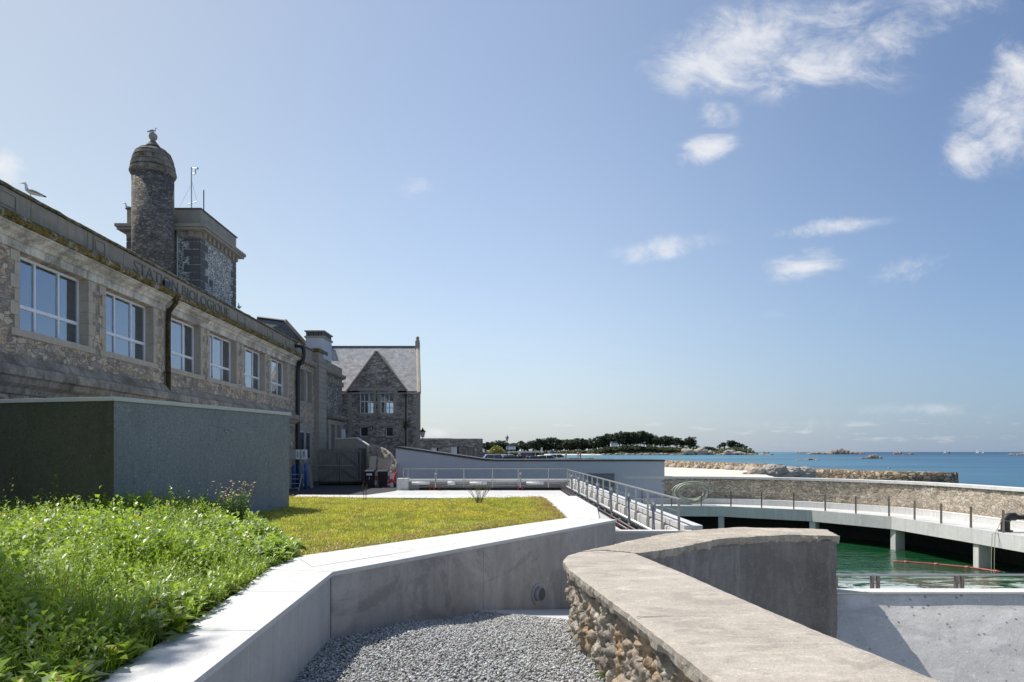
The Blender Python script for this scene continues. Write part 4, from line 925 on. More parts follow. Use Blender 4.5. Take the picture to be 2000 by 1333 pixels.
bx,by,bz = W(936,976,18.2); stemplant('lavender','tall sparse dry flowering plant on the far side of the lawn','plant',(bx,by,-1.40),26,dryst,3,(.10,.14,.05),[(.12,.10,.07),(.2,.18,.1),(.3,.27,.2)],.42,.62,7,8,.035,.022)
bx,by,_ = W(713,0,19.5); stemplant('seed_stalk','dark drooping seed stalk in front of the rubbish bins','plant',(bx,by,-1.40),4,plain('dark_stem',(.05,.04,.03),.8),8,(.06,.05,.03),[(.06,.045,.035),(.12,.09,.08)],.07,.62,3,22,.02,.025)
bx,by,_ = W(462,0,11.6); stemplant('salvia','bushy plant with pink and white flowers rising over the weeds beside the dark block','plant',(bx,by,-1.40),46,stm,12,(.13,.24,.04),[(.85,.62,.62),(.9,.8,.76),(.65,.16,.2),(.5,.55,.35)],.36,.92,34,2,.07,.034)
for k,(px,Y,h,sd,lb) in enumerate(((100,9.5,.72,21,'spiky weed spire standing up at the left in front of the dark block'),(245,9.8,.72,22,'tall leafy weed in front of the corner of the dark block'),(385,10.5,.66,24,'leafy weed tip left of the pink flowered plant'),(300,10.2,.68,25,'leafy weed tip right of the block corner'))):
    bx,by,_ = W(px,0,Y); r = random.Random(sd)
    t = thing('tall_weed',lb,'plant',(bx,by,-1.4),'tall weeds rising above the green bed'); P_=[];D_2=[];L_=[];C2=[]; mb = MB()
    for s in range(5 if k else 3):
        ox,oy = r.uniform(-.16,.16),r.uniform(-.16,.16); hh = h*r.uniform(.8,1.05); mb.tube([(bx+ox,by+oy,-1.4),(bx+ox*1.2,by+oy,-1.4+hh)],.006,5)
        for q in range(26):
            f = .35+.65*q/26; aa = q*1.57+(.8 if q%2 else 0)+r.uniform(-.3,.3); P_.append((bx+ox*1.1,by+oy,-1.4+hh*f)); D_2.append((math.cos(aa),math.sin(aa),.35+.9*(q/26))); L_.append(.17*(1.15-f)+.05); C2.append((.30*r.uniform(.8,1.5),.45*r.uniform(.8,1.3),.07))
    mb.build('stems',stm,t); L_ = np.array(L_); leafmesh('leaves', leaves(np.array(P_),np.array(D_2,float),L_,L_*.38), np.array(C2), M['leaf'], t)
# thistle tuft at foot of old wall
bx,by,bz = G(1172,1326,-2.2); t = thing('grass_tuft','tiny green tuft growing in the gravel against the old wall','plant',(bx,by,bz)); n_=60; P3 = np.tile([bx,by,bz-.02],(n_,1))+rng.normal(0,.015,(n_,3))*[1,1,0]
blademesh('blades', blades(P3,rng.uniform(.04,.11,n_),np.full(n_,.006),rng.uniform(.2,1.1,n_),rng.uniform(0,6.28,n_)), np.tile([.13,.24,.04],(n_,1)), M['blade'], t)
# tree standing left of the frame (its branches shade the near bed and coping)
def broadleaf(name,label,base,top,crowns,nleaf,seed,lsz=.16):
    r = random.Random(seed); t = thing(name,label,'tree',base); b = Vector(base); tp = Vector(top)
    MB().tube([b,b.lerp(tp,.35)+Vector((.1,.05,0)),b.lerp(tp,.7),tp],[.19,.15,.11,.05],10).build('trunk',M['bark'],t,True)
    mb = MB(); P_=[];D2=[];
    for c,rad in crowns:
        c = Vector(c); s = b.lerp(tp,.6); mb.tube([s,s.lerp(c,.5)+Vector((0,0,-.15)),c],[.07,.045,.015],6)
        for k in range(int(nleaf*rad**2)):
            v = Vector((r.gauss(0,1),r.gauss(0,1),r.gauss(0,1))); v = v.normalized()*rad*r.uniform(.35,1)**.5; v.z *= .75
            if fbmv((c+v)*1.1) < -.02: continue
            P_.append((c+v)[:]); D2.append((r.gauss(0,1),r.gauss(0,1),r.gauss(0,.6)))
    mb.build('branch',M['bark'],t,True); L_ = np.full(len(P_),lsz)*rng.uniform(.6,1.2,len(P_))
    leafmesh('crown', leaves(np.array(P_),np.array(D2,float),L_,L_*.55), np.array([.07,.13,.03])*rng.uniform(.6,1.5,(len(P_),1)), M['leaf'], t); return t
def fbmv(v): return float(fbm(np.array([v[:]]),2,50)[0])
K = lambda x,y,d: (x-SUNV.x/SUNV.z*-d if False else x+SUNV.x/SUNV.z*d, y+SUNV.y/SUNV.z*d, ZC+d)
broadleaf('shade_tree','tall broadleaf tree standing left of the annex, outside the picture, shading the near weeds',(-10.6,10.0,-2.0),(-10.2,10.0,9.5),
   [(K(-3.9,4.7,14),1.1),(K(-3.0,4.6,14),.8),(K(-4.9,5.6,14),.9),(K(-2.5,5.0,13.5),.5),(K(-5.2,4.8,13),1.1)],900,4)
# =============================================================== MAIN FACADE
XF = -12.3
def FY(px, X=XF): return X*F/(px-CX)
def FZ(px, py, X=XF): return (HY-py)/(px-CX)*X
lab = thing('laboratory_building','long old granite laboratory with big white framed windows and a carved name on its parapet','building',(XF,28,ZD))
win = [17.42+3.8*k for k in range(6)]; WW = 2.93; Z0w,Z1w = 3.16,5.12
mb = MB(); Y0 = 9.0; YE = 45.0
WT = .36; mb.box(XF-WT,XF,Y0,YE,ZD,Z0w-.2)
prev = Y0
for y in win:
    mb.box(XF-WT,XF,prev,y,Z0w-.2,Z1w); prev = y+WW
# far pair windows (narrow) and lower window
pair = [(41.45,42.75),(43.1,44.35)]
mb.box(XF-WT,XF,prev,pair[0][0],Z0w-.2,Z1w); mb.box(XF-WT,XF,pair[0][1],pair[1][0],Z0w-.2,Z1w); mb.box(XF-WT,XF,pair[1][1],YE,Z0w-.2,Z1w)
mb.box(XF-WT,XF,Y0,YE,Z1w,5.9)
mb.build('wall',M['rubble'],lab)
MB().box(XF-12,XF-.5,Y0,44.7,5.8,6.0).box(XF-12,XF-11.5,Y0,44.7,ZD,5.8).build('roof',M['asphalt'],lab)
# architrave + cornice + gutter ledge
MB().extr([(XF+.002,5.125),(XF+.07,5.125),(XF+.07,5.34),(XF+.002,5.34)],Y0,41.0).build('architrave',M['cornice'],lab)
prof = [(XF+.001,5.343),(XF+.10,5.345),(XF+.14,5.40),(XF+.15,5.44),(XF+.27,5.50),(XF+.33,5.57),(XF+.38,5.58),(XF+.38,5.62),(XF+.001,5.62)]
MB().extr(prof,Y0,41.0).build('cornice',M['cornice'],lab)
# mossy ledge with uneven relief
V=[];pr_=[(.002,5.622),(.40,5.63),(.45,5.67),(.47,5.74),(.45,5.81),(.40,5.87),(.2,5.93),(.02,5.98)]
ys = np.arange(Y0,41.05,.08)
for y in ys:
    for a,z in pr_: V.append((XF+a,y,z))
V = np.array(V); dsp = fbm(V*5,4)*.05; V[:,0] += np.where(V[:,0]>XF+.1,dsp,0); V[:,2] += np.where(V[:,0]>XF+.1,dsp,0)
npmesh('gutter_ledge', V, grid_faces(len(ys),len(pr_)), M['moss'], lab)
MB().extr([(XF+.001,5.50),(XF+.2,5.55),(XF+.25,5.7),(XF+.25,5.82),(XF+.001,5.9)],41.02,44.9).build('cornice',M['string'],lab)
# parapet, in lengths with joints
mb = MB(); jy = [9,13.5,17.9,20.35,22.3,31.4,35.2,38.6,42,45.2]
for a,b in zip(jy[:-1],jy[1:]): mb.box(XF-.38,XF-.02,a+.012,b-.012,5.9,6.58)
mb.build('parapet',M['parapet'],lab)
mb = MB(); mb.box(XF-.35,XF-.06,9,45.1,5.9,6.57); mb.build('parapet_core',M['darkcap'],lab)
for a,b in ((16.35,17.35),(20.62,21.25),(31.9,32.9),(36.0,36.9),(39.0,39.8)):
    mb = MB()
    for (y0,y1,z0,z1) in ((a,b,6.04,6.08),(a,b,6.46,6.50),(a,a+.04,6.08,6.46),(b-.04,b,6.08,6.46)): mb.box(XF-.02,XF+.012,y0,y1,z0,z1)
    mb.box(XF-.02,XF+.004,a+.1,b-.1,6.14,6.40)
    mb.build('panel_frame',M['parapet'],lab)
V=[];ys = np.arange(9,45.2,.09); pr_=[(-.44,6.58),(-.45,6.64),(-.40,6.69),(-.2,6.71),(0,6.69),(.05,6.64),(.03,6.58)]
for y in ys:
    for a,z in pr_: V.append((XF+a,y,z))
V = np.array(V); V[:,2] += fbm(V*3,4)*.05; V[:,0] += fbm(V*4+9,3)*.05
npmesh('parapet_coping', V, grid_faces(len(ys),len(pr_)), M['moss_cap'], lab)
# inscription
def text(name, s, size, loc, rot, m, parent, ext=.01, sx=1):
    cu = bpy.data.curves.new(name,'FONT'); cu.body = s; cu.size = size; cu.extrude = ext; cu.align_x='CENTER'; cu.align_y='CENTER'
    o = bpy.data.objects.new(name,cu); C.objects.link(o); bpy.context.view_layer.update()
    dg = bpy.context.evaluated_depsgraph_get(); me = bpy.data.meshes.new_from_object(o.evaluated_get(dg)); bpy.data.objects.remove(o)
    from mathutils import Euler
    R = Euler(rot).to_matrix().to_4x4(); me.transform(Matrix.Translation(loc) @ R @ Matrix.Diagonal((sx,1,1,1))); me.name = name
    return link(name, me, parent, m)
full = text('inscription','STATION BIOLOGIQUE',.56,(XF-.012,26.9,6.23),(math.pi/2,0,math.pi/2),M['inscr'],lab,.012,1.0)
bb = [v.co.y for v in full.data.vertices]; k_ = 8.0/(max(bb)-min(bb)); y_lo = min(bb)
w1_ = text('inscription','STATION',.56,(XF-.012,26.9,6.23),(math.pi/2,0,math.pi/2),M['inscr'],lab,.012,1.0)
w2_ = text('inscription','BIOLOGIQUE',.56,(XF-.012,26.9,6.23),(math.pi/2,0,math.pi/2),M['inscr'],lab,.012,1.0)
bpy.data.objects.remove(full)
a1 = min(v.co.y for v in w1_.data.vertices); a2 = max(v.co.y for v in w2_.data.vertices)
for v in w1_.data.vertices: v.co.y = 22.9+(v.co.y-a1)*k_
for v in w2_.data.vertices: v.co.y = 30.9+(v.co.y-a2)*k_
# string course
prof = [(XF+.001,1.45),(XF+.10,1.47),(XF+.12,1.62),(XF+.26,1.72),(XF+.30,1.86),(XF+.40,1.9),(XF+.40,2.02),(XF+.36,2.14),(XF+.22,2.2),(XF+.08,2.44),(XF+.001,2.46)]
MB().extr(prof,Y0,40.4).build('string_course',M['string'],lab)
MB().extr([(XF+.001,1.72),(XF+.2,1.76),(XF+.3,1.9),(XF+.3,2.0),(XF+.001,2.2)],40.42,41.6).build('string_course',M['string'],lab)
# windows
def quoins(mb, y, d, z0, z1, hh=.34, a=.32, b=.18, x=XF):
    z = z0; k = 0
    while z < z1-.05:
        w_ = a if k%2 else b; zz = min(z+hh,z1); mb.box(x-.33,x+.022,y-d*.012,y+d*w_,z+.006,zz-.006); z += hh; k += 1
names = ['first and nearest','second','third','fourth','fifth','sixth and farthest']
for k,y in enumerate(win):
    for yy_,dd_ in ((y,-1),(y+WW,1)): s = MB(); quoins(s,yy_,dd_,Z0w-.02,Z1w); s.build('window_surround',M['quoin'],lab)
    MB().box(XF-.34,XF+.035,y-.3,y+WW+.3,Z0w-.2,Z0w-.021).build('sill',M['quoin'],lab)
    f = MB(); a,b = y+.0,y+WW; X_ = XF-.3; z0,z1 = Z0w,Z1w; zt = z0+.60; t_=.06
    f.box(X_-.04,X_+.03,a,b,z1-t_,z1).box(X_-.04,X_+.03,a,b,z0,z0+t_).box(X_-.04,X_+.03,a,a+t_,z0+t_,z1-t_).box(X_-.04,X_+.03,b-t_,b,z0+t_,z1-t_)
    f.box(X_-.035,X_+.035,a+t_,b-t_,zt,zt+.09)
    for m1 in (.97,1.96): f.box(X_-.035,X_+.032,a+m1,a+m1+t_,z0+t_,zt).box(X_-.035,X_+.032,a+m1,a+m1+t_,zt+.09,z1-t_)
    fr = f.build('window',M['whitealu'],lab)
    MB().box(X_-.012,X_-.006,a+t_,b-t_,z0+t_,z1-t_).build('pane',M['glass'],fr)
    # sliding half frame, darker
    MB().box(X_-.034,X_-.014,a+.87,a+.968,zt+.09,z1-t_).build('sash',M['darkcap'],fr)
    r_ = MB().add([(X_-.05,a,z0),(X_-3,a-.6,z0-.9),(X_-3,b+3.2,z0-.9),(X_-.05,b,z0),(X_-.05,a,z1),(X_-3,a-.6,z1+.3),(X_-3,b+3.2,z1+.3),(X_-.05,b,z1)],[(0,1,2,3),(4,7,6,5),(0,4,5,1),(1,5,6,2),(2,6,7,3)])
    r_.build('room',M['room'],lab)
    rr = random.Random(k+4); cl = MB()
    y1 = b+.04; wv = rr.uniform(.75,1.25); nW = 14; cv=[]
    for q in range(nW+1): cv.append((X_-.09+.5*.03*math.sin(q*1.9), y1-wv*q/nW))
    cl.add([(x,yy_,z0+.05) for x,yy_ in cv]+[(x,yy_,z1-.08) for x,yy_ in cv],[(q,q+1,nW+2+q,nW+1+q) for q in range(nW)]); cl.build('curtain',M['white'],fr)
    if k<2:
        sh = MB()
        for zz in (z0+.9,z0+1.25,z0+1.6): sh.box(X_-2.4,X_-2.0,a+.1,b-.5,zz,zz+.03)
        sh.build('shelf',M['white'],lab)
def container(px0,px1,k,h,label,y0,y1,shape=0):
    X_ = XF-.55; m = MB()
    if shape==0: m.box(X_-.3,X_,y0,y1,Z0w-.02,Z0w+h); m.box(X_-.32,X_+.02,y0-.02,y1+.02,Z0w+h,Z0w+h+.03)
    else: c=(X_-.1,(y0+y1)/2,Z0w-.02); r_=(y1-y0)/2; m.lathe([(r_,0),(r_,h*.75),(r_*.4,h*.88),(r_*.35,h),(.01,h)],c,14)
    tag(m.build('container' if shape==0 else 'bottle',M['white'],None,bevel=.01),label,'container' if shape==0 else 'bottle')
container(0,0,0,.34,'big white tray on the sill at the left of the nearest window',17.5,18.15); container(0,0,0,.30,'long white box on the sill in the middle of the nearest window',18.25,19.0)
container(0,0,0,.42,'white bottle on the sill at the right of the nearest window',19.15,19.33,1)
container(0,0,0,.36,'white canister on the left of the second window sill',21.4,21.65,1); container(0,0,0,.32,'white crate in the middle of the second window sill',22.0,22.55)
MB().box(XF-3.2,XF-.56,9.5,40,Z0w-.06,Z0w-.025).build('work_bench',M['white'],lab)
# narrow pair and lower window of the far bay
for (a,b) in pair:
    f = MB(); X_=XF-.3; z0,z1=Z0w,Z1w; t_=.06
    f.box(X_-.04,X_+.03,a,b,z1-t_,z1).box(X_-.04,X_+.03,a,b,z0,z0+t_).box(X_-.04,X_+.03,a,a+t_,z0,z1).box(X_-.04,X_+.03,b-t_,b,z0,z1).box(X_-.03,X_+.032,(a+b)/2-.05,(a+b)/2+.05,z0+t_,z1-t_)
    fr = f.build('window',M['whitealu'],lab); MB().box(X_-.02,X_-.01,a+t_,b-t_,z0+t_,z1-t_).build('pane',M['glassdk'],fr)
    
    for yy_,dd_ in ((a,-1),(b,1)): s = MB(); quoins(s,yy_,dd_,Z0w,Z1w,.34,.2,.12); s.build('window_surround',M['quoin_grey'],lab)
MB().box(XF-.3,XF+.03,41.3,44.5,Z0w-.2,Z0w-.01).build('sill',M['quoin_grey'],lab)
for (a,b) in ((41.6,42.7),(42.95,44.0)):
    f = MB().box(XF+.0,XF+.03,a,b,1.2,1.3).box(XF,XF+.03,a,b,-.5,-.4).box(XF,XF+.03,a,a+.07,-.4,1.2).box(XF,XF+.03,b-.07,b,-.4,1.2)
    fr = f.build('window',M['galv'],lab); MB().box(XF-.0,XF+.012,a+.07,b-.07,-.4,1.2).build('pane',M['glassdk'],fr)
MB().box(XF+.0,XF+.045,41.2,44.4,1.31,1.65).box(XF,XF+.045,41.3,41.58,-.5,1.3).box(XF,XF+.045,44.02,44.3,-.5,1.3).build('window_surround',M['quoin_grey'],lab)
# pilaster
mb = MB(); z = ZD; k = 0
while z < 6.6: mb.box(XF-.1,XF+.32,45.0,46.9,z+.01,min(z+.33,6.6)-.01); mb.box(XF-.1,XF+.28,45.04,46.86,z,z+.34); z += .34
mb.build('pilaster',M['quoin_grey'],lab); MB().box(XF-.3,XF+.4,44.9,47,6.6,6.82).build('pilaster_cap',M['moss_cap'],lab)
# downpipes
MB().tube(cat_path([(XF+.40,25.0,5.62),(XF+.40,25.0,5.45),(XF+.2,25.0,5.2),(XF+.13,25.0,4.9),(XF+.13,25.0,1.95)],.12),.085,10).build('downpipe',M['rustpipe'],lab,True)
MB().box(XF+.22,XF+.47,24.86,25.14,5.55,5.75).build('downpipe_head',M['rustpipe'],lab)
MB().box(XF-.03,XF+.08,24.85,25.15,5.98,6.25).build('overflow_spout',M['pipe'],lab)
MB().tube(cat_path([(XF-.1,40.9,6.35),(XF+.3,40.9,6.35),(XF+.48,40.9,6.15),(XF+.48,40.9,5.6),(XF+.3,40.9,5.2),(XF+.16,40.9,4.9),(XF+.16,40.9,-2.1)],.12),.12,12).build('downpipe',M['pipe'],lab,True)
# turquoise: wall bracket, little white roof cowl
o = MB().lathe([(.3,0),(.28,.35),(.3,.36),(.3,.42),(.05,.5)],(W(291,0,24.5)[0],24.5,6.0),16).build('roof_vent',M['white'],lab)
# =============================================================== SECTION 2 (far bay with corbels, mansard)
X2 = XF+.0
s2 = thing('rear_wing','narrow granite wing with corbels, a cornice and a small slate mansard beyond the pilaster','building',(X2,50,ZD))
MB().box(X2-4,X2,46.92,52.9,ZD,5.75).build('wall',M['rubble_grey'],s2)
MB().extr([(X2+.001,5.55),(X2+.25,5.62),(X2+.3,5.75),(X2+.3,5.85),(X2+.001,5.9)],46.92,53).box(X2-.4,X2-.02,46.92,53,5.9,6.45).build('parapet',M['parapet'],s2)
for k in range(7): y = 47.5+k*.8; MB().box(X2,X2+.22,y,y+.25,4.95,5.3).build('corbel',M['quoin_grey'],s2)
MB().extr([(X2+.001,2.3),(X2+.5,2.36),(X2+.62,2.5),(X2+.62,2.62),(X2+.001,2.85)],47.3,52.6).build('balcony_cornice',M['string'],s2)
MB().extr([(X2+.001,1.95),(X2+.3,1.95),(X2+.3,2.28),(X2+.001,2.28)],47.4,52.5).build('frieze',M['quoin_grey'],s2)
mb = MB(); 
for y in (47.6,49.4,51.2): mb.box(X2+.002,X2+.3,y,y+.75,-1.9,1.94)
mb.build('pier',M['quoin_grey'],s2)
for y in (48.4,50.2): MB().box(X2+.003,X2+.04,y,y+.9,-1.9,1.5).build('window',M['glassdk'],s2)
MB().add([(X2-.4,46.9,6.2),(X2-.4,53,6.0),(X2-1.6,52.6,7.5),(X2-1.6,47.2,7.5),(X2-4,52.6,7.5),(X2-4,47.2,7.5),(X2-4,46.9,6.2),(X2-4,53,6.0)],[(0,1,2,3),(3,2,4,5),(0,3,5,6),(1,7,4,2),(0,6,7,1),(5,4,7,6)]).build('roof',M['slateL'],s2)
for y in (47.4,49.9,52.4): MB().lathe([(.09,0),(.05,.2),(.08,.3),(.01,.7)],(X2-.9,y,6.9),10).build('finial',M['pipe'],s2)
MB().box(X2-4,X2-.6,52.92,58,ZD,4.9).build('link_wall',M['rubble_grey'],s2)
for y in (53.0,53.55): fr = MB().box(X2-.6,X2-.56,y,y+.42,2.8,4.5).build('window',M['whitealu'],s2); MB().box(X2-.56,X2-.55,y+.06,y+.36,2.86,4.44).build('pane',M['glassdk'],s2)
# pale door on the stair landing
dz = MB().box(-12.55,-12.25,50.9,50.94,.9,2.35); 
# slate roof rising behind the main building
rb = thing('slate_roof','dark slate roof with stone verge showing behind the parapet left of the chimney','roof',(-15,47,6))
MB().add([(-22,52,5.8),(-15.6,52,9.6),(-12.6,52,6.2),(-22,42,5.8),(-15.6,42,9.6),(-12.6,42,6.2)][:0]+[W(505,622,47),W(566,634,47),W(612,700,50),W(500,720,50),W(566,634,47)][:0]+
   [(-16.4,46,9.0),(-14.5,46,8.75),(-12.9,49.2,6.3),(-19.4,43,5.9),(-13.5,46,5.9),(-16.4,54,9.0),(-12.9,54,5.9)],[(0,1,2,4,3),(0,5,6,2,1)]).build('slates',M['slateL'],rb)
MB().tube([(-14.55,45.95,8.85),(-12.8,49.0,6.4)],.14,6).build('verge',M['quoin_grey'],rb); MB().tube([(-16.4,46,9.05),(-14.5,46,8.8)],.1,6).build('ridge',M['pipe'],rb)
# chimneys
def chimney(name,label,x0,x1,y0,y1,z0,z1,m,npots,top=.3):
    c = thing(name,label,'chimney',((x0+x1)/2,(y0+y1)/2,z0)); MB().box(x0,x1,y0,y1,z0,z1).build('stack',m,c)
    MB().box(x0-.08,x1+.08,y0-.06,y1+.06,z1+.001,z1+.12).box(x0-.08,x1+.08,y0-.06,y1+.06,z1+.13+top,z1+.21+top).build('cap',M['quoin_grey'],c)
    mb=MB()
    for k in range(npots): x = x0+.08+(x1-x0-.16)*k/(npots-1); MB().box(x-.06,x+.06,y0,y1,z1+.122,z1+.128+top).build('pot',M['quoin_dark'],c)
    return c
xa,_,_ = W(597,0,46); xb,_,_ = W(632,0,46)
chimney('chimney','broad grey rendered chimney stack with a row of openings under its cap',xa,xb,46,48.2,6.3,W(0,660,46)[2],M['bluewall'],7,.28)
MB().box(xa-.1,xb+.1,45.8,46.0,6.82,7.0)
xa,_,_ = W(633,0,58); xb,_,_ = W(639,0,58); chimney('chimney','small dark chimney just right of the broad grey one',xa,xb+.1,58,58.6,6.5,W(0,672,58)[2],M['quoin_dark'],2,.2)
# =============================================================== GABLED BUILDING
YG = 54.0; gx = lambda px: (px-CX)*YG/F; gz = lambda py: (HY-py)*YG/F
gb = thing('gabled_building','grey granite building with a pointed gable and a steep slate roof','building',(-9,54,ZD))
xl,xr = gx(650),gx(820); ze = gz(769); za_ = gz(687); gl,ga,gr = gx(676),gx(735.5),gx(797)
ups = [(702.5,729.5,764,808),(742.5,768.5,764,808)]; lows = [(703,718.5,834,853),(724,729,832.5,840),(742.5,747.5,832.5,840),(753,768,834,853)]
mb = MB()
def holes(mb, x0,x1,z0,z1, hs, y0,y1):
    xs = sorted({x0,x1,*[h[0] for h in hs],*[h[1] for h in hs]}); zs = sorted({z0,z1,*[h[2] for h in hs],*[h[3] for h in hs]})
    for i in range(len(xs)-1):
        for j in range(len(zs)-1):
            cx_,cz = (xs[i]+xs[i+1])/2,(zs[j]+zs[j+1])/2
            if any(h[0]<cx_<h[1] and h[2]<cz<h[3] for h in hs): continue
            mb.box(xs[i],xs[i+1],y0,y1,zs[j],zs[j+1])
H_ = [(gx(a),gx(b),gz(d),gz(c)) for a,b,c,d in ups+lows]
holes(mb,xl,xr,ZD,ze,H_,YG,YG+.45)
mb.extr([(gl,ze),(gr,ze),(ga,za_)],YG,YG+.45,'y').build('wall',M['rubble_grey'],gb)
XB = (817-CX)*63/F; MB().prism([(xr-.42,YG+.452),(xr,YG+.452),(XB,YG+8.99),(XB-.42,YG+8.99)],ZD,ze).build('side_wall',M['rubble_grey'],gb)
bk_ = MB(); YB = 63.0; bh = [((a-CX)*YB/F,(b-CX)*YB/F,(HY-d)*YB/F,(HY-c)*YB/F) for a,b,c,d in ((717.5,729,776,808),(753.5,768,776,808))]
holes(bk_,xl-1,XB,ZD,ze+.1,bh,YB,YB+.4); bk_.build('back_wall',M['rubble_grey'],gb)
for (x0,x1,z0,z1) in bh:
    f = MB(); cxm=(x0+x1)/2
    f.box(cxm-.035,cxm+.035,YB-.04,YB,z0,z1)
    for q in (1,2): f.box(x0,x1,YB-.045,YB-.005,z0+(z1-z0)*q/3-.03,z0+(z1-z0)*q/3+.03)
    f.build('window',M['white'],gb)
MB().box(xl,XB-.45,YG+.46,YB-.01,2.55,2.7).build('floor',M['wood'],gb)
for k,(a,b,c,d) in enumerate(ups+lows):
    x0,x1,z0,z1 = gx(a),gx(b),gz(d),gz(c); f = MB(); t_ = .05; Yw = YG+.18
    f.box(x0,x1,Yw,Yw+.06,z1-t_,z1).box(x0,x1,Yw,Yw+.06,z0,z0+t_).box(x0,x0+t_,Yw,Yw+.06,z0+t_,z1-t_).box(x1-t_,x1,Yw,Yw+.06,z0+t_,z1-t_)
    if k<2:
        for q in (.30,.62): f.box(x0+(x1-x0)*q,x0+(x1-x0)*q+t_,Yw+.005,Yw+.055,z0+t_,z1-t_)
        f.box(x0+t_,x1-t_,Yw+.01,Yw+.05,z0+(z1-z0)*.52,z0+(z1-z0)*.52+.06)
    fr = f.build('window',M['white'],gb); MB().box(x0+t_,x1-t_,Yw+.02,Yw+.026,z0+t_,z1-t_).build('pane',M['glass'] if k<2 else M['glassdk'],fr)
mb = MB(); mb.box(gx(700),gx(732),YG-.03,YG-.002,gz(812.5),gz(808.3)).box(gx(741),gx(771),YG-.03,YG-.002,gz(812.5),gz(808.3)).box(gx(698),gx(733),YG-.025,YG-.002,gz(763.5),gz(758)).box(gx(740),gx(773),YG-.025,YG-.002,gz(763.5),gz(758))
mb.box(gx(699),gx(731),YG-.025,YG-.002,gz(831.5),gz(827)).box(gx(740),gx(772),YG-.025,YG-.002,gz(831.5),gz(827)).box(gx(702),gx(719),YG-.03,YG-.002,gz(855),gz(853.3)).box(gx(752),gx(769),YG-.03,YG-.002,gz(855),gz(853.3)); mb.build('lintel',M['quoin_grey'],gb)
for x,d_ in ((gx(680),1),(gx(797),-1),(xr,-1),(gx(729.8),1),(gx(742.2),-1),(gx(769),1)):
    hi = ze if abs(d_)==1 and x in (gx(680),gx(797),xr) else gz(764); lo = ZD if hi==ze else gz(808)
    mb = MB(); z = lo; k=0
    while z<hi-.1:
        w_ = (.52 if k%2 else .3) if hi==ze else (.3 if k%2 else .2); mb.box(x,x+d_*w_,YG-.022,YG-.002,z+.008,min(z+.32,hi)-.008); z+=.32; k+=1
    mb.build('quoins',M['quoin_grey'],gb)
# dormer-gable coping
cg_ = MB()
for (a,b) in (((gl-.05,ze),(ga,za_+.02)),((gr+.05,ze),(ga,za_+.02))):
    v = Vector((b[0]-a[0],0,b[1]-a[1])).normalized(); nn = Vector((-v.z,0,v.x)); nn = nn if nn.z>0 else -nn; p=Vector((a[0],0,a[1])); q=Vector((b[0],0,b[1]))
    vs=[]
    for y in (YG-.06,YG+.5): vs += [(p.x,y,p.z),(q.x,y,q.z),(q.x+nn.x*.1,y,q.z+nn.z*.1),(p.x+nn.x*.1,y,p.z+nn.z*.1)]
    cg_.add(vs,[(0,1,2,3),(7,6,5,4),(0,4,5,1),(1,5,6,2),(2,6,7,3),(3,7,4,0)])
cg_.build('gable_coping',M['quoin'],gb)
yr = YG+4.6; zr = (HY-678.5)*yr/F; xrl = (632-CX)*yr/F-3; xrr = (814.5-CX)*yr/F
MB().add([(xl-3,YG-.1,ze-.02),(xr-.12,YG-.1,ze-.02),(xrr,yr,zr),(xrl,yr,zr),(xl-3,YB+.5,ze),(XB-.05,YB+.5,ze)],[(0,1,2,3),(3,2,5,4)]).build('roof',M['slate'],gb)
MB().tube([(xrl,yr,zr+.03),(xrr,yr,zr+.03)],.09,8).build('ridge',M['quoin_dark'],gb)
MB().tube([(xr-.05,YG-.12,ze+.02),(xrr+.08,yr,zr+.1),(XB-.05,YB+.4,ze)],[.16,.16,.12],6).build('verge',M['quoin'],gb)
MB().box(xrr-.12,xrr+.22,yr-.3,yr+.3,zr-1.0,zr+.45).build('kneeler',M['quoin_grey'],gb); MB().lathe([(.12,0),(.19,.06),(.19,.12),(.1,.2),(.17,.3),(.12,.42),(.02,.5)],(xrr+.05,yr,zr+.45),10).build('finial',M['quoin_grey'],gb)
mb = MB()   # roof of the projecting gable
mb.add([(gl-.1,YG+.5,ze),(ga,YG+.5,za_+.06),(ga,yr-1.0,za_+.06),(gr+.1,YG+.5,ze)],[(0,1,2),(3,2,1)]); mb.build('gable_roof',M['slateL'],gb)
MB().tube([(gx(793),YG-.09,ze-.1),(gx(793),YG-.09,ZD)],.055,8).build('downpipe',M['pipe'],gb,True); MB().box(gx(793)-.12,gx(793)+.12,YG-.2,YG-.03,ze-.22,ze-.02).build('rain_hopper',M['pipe'],gb)
MB().box(gx(735.5)-.035,gx(735.5)+.035,YG-.02,YG-.002,gz(735),gz(720)).build('slit',M['quoin'],gb)
bx = gx(794); n_=90; P3 = np.tile([bx,YG-.2,gz(830)],(n_,1))+rng.normal(0,.16,(n_,3)); tp = thing('wall_plant','green plant sprouting from the wall beside the downpipe of the gabled building','plant',(bx,YG-.05,gz(836)))
leafmesh('leaves', leaves(P3,rng.normal(0,1,(n_,3)),np.full(n_,.22),np.full(n_,.07)), np.tile([.07,.12,.03],(n_,1)), M['leaf'], tp)
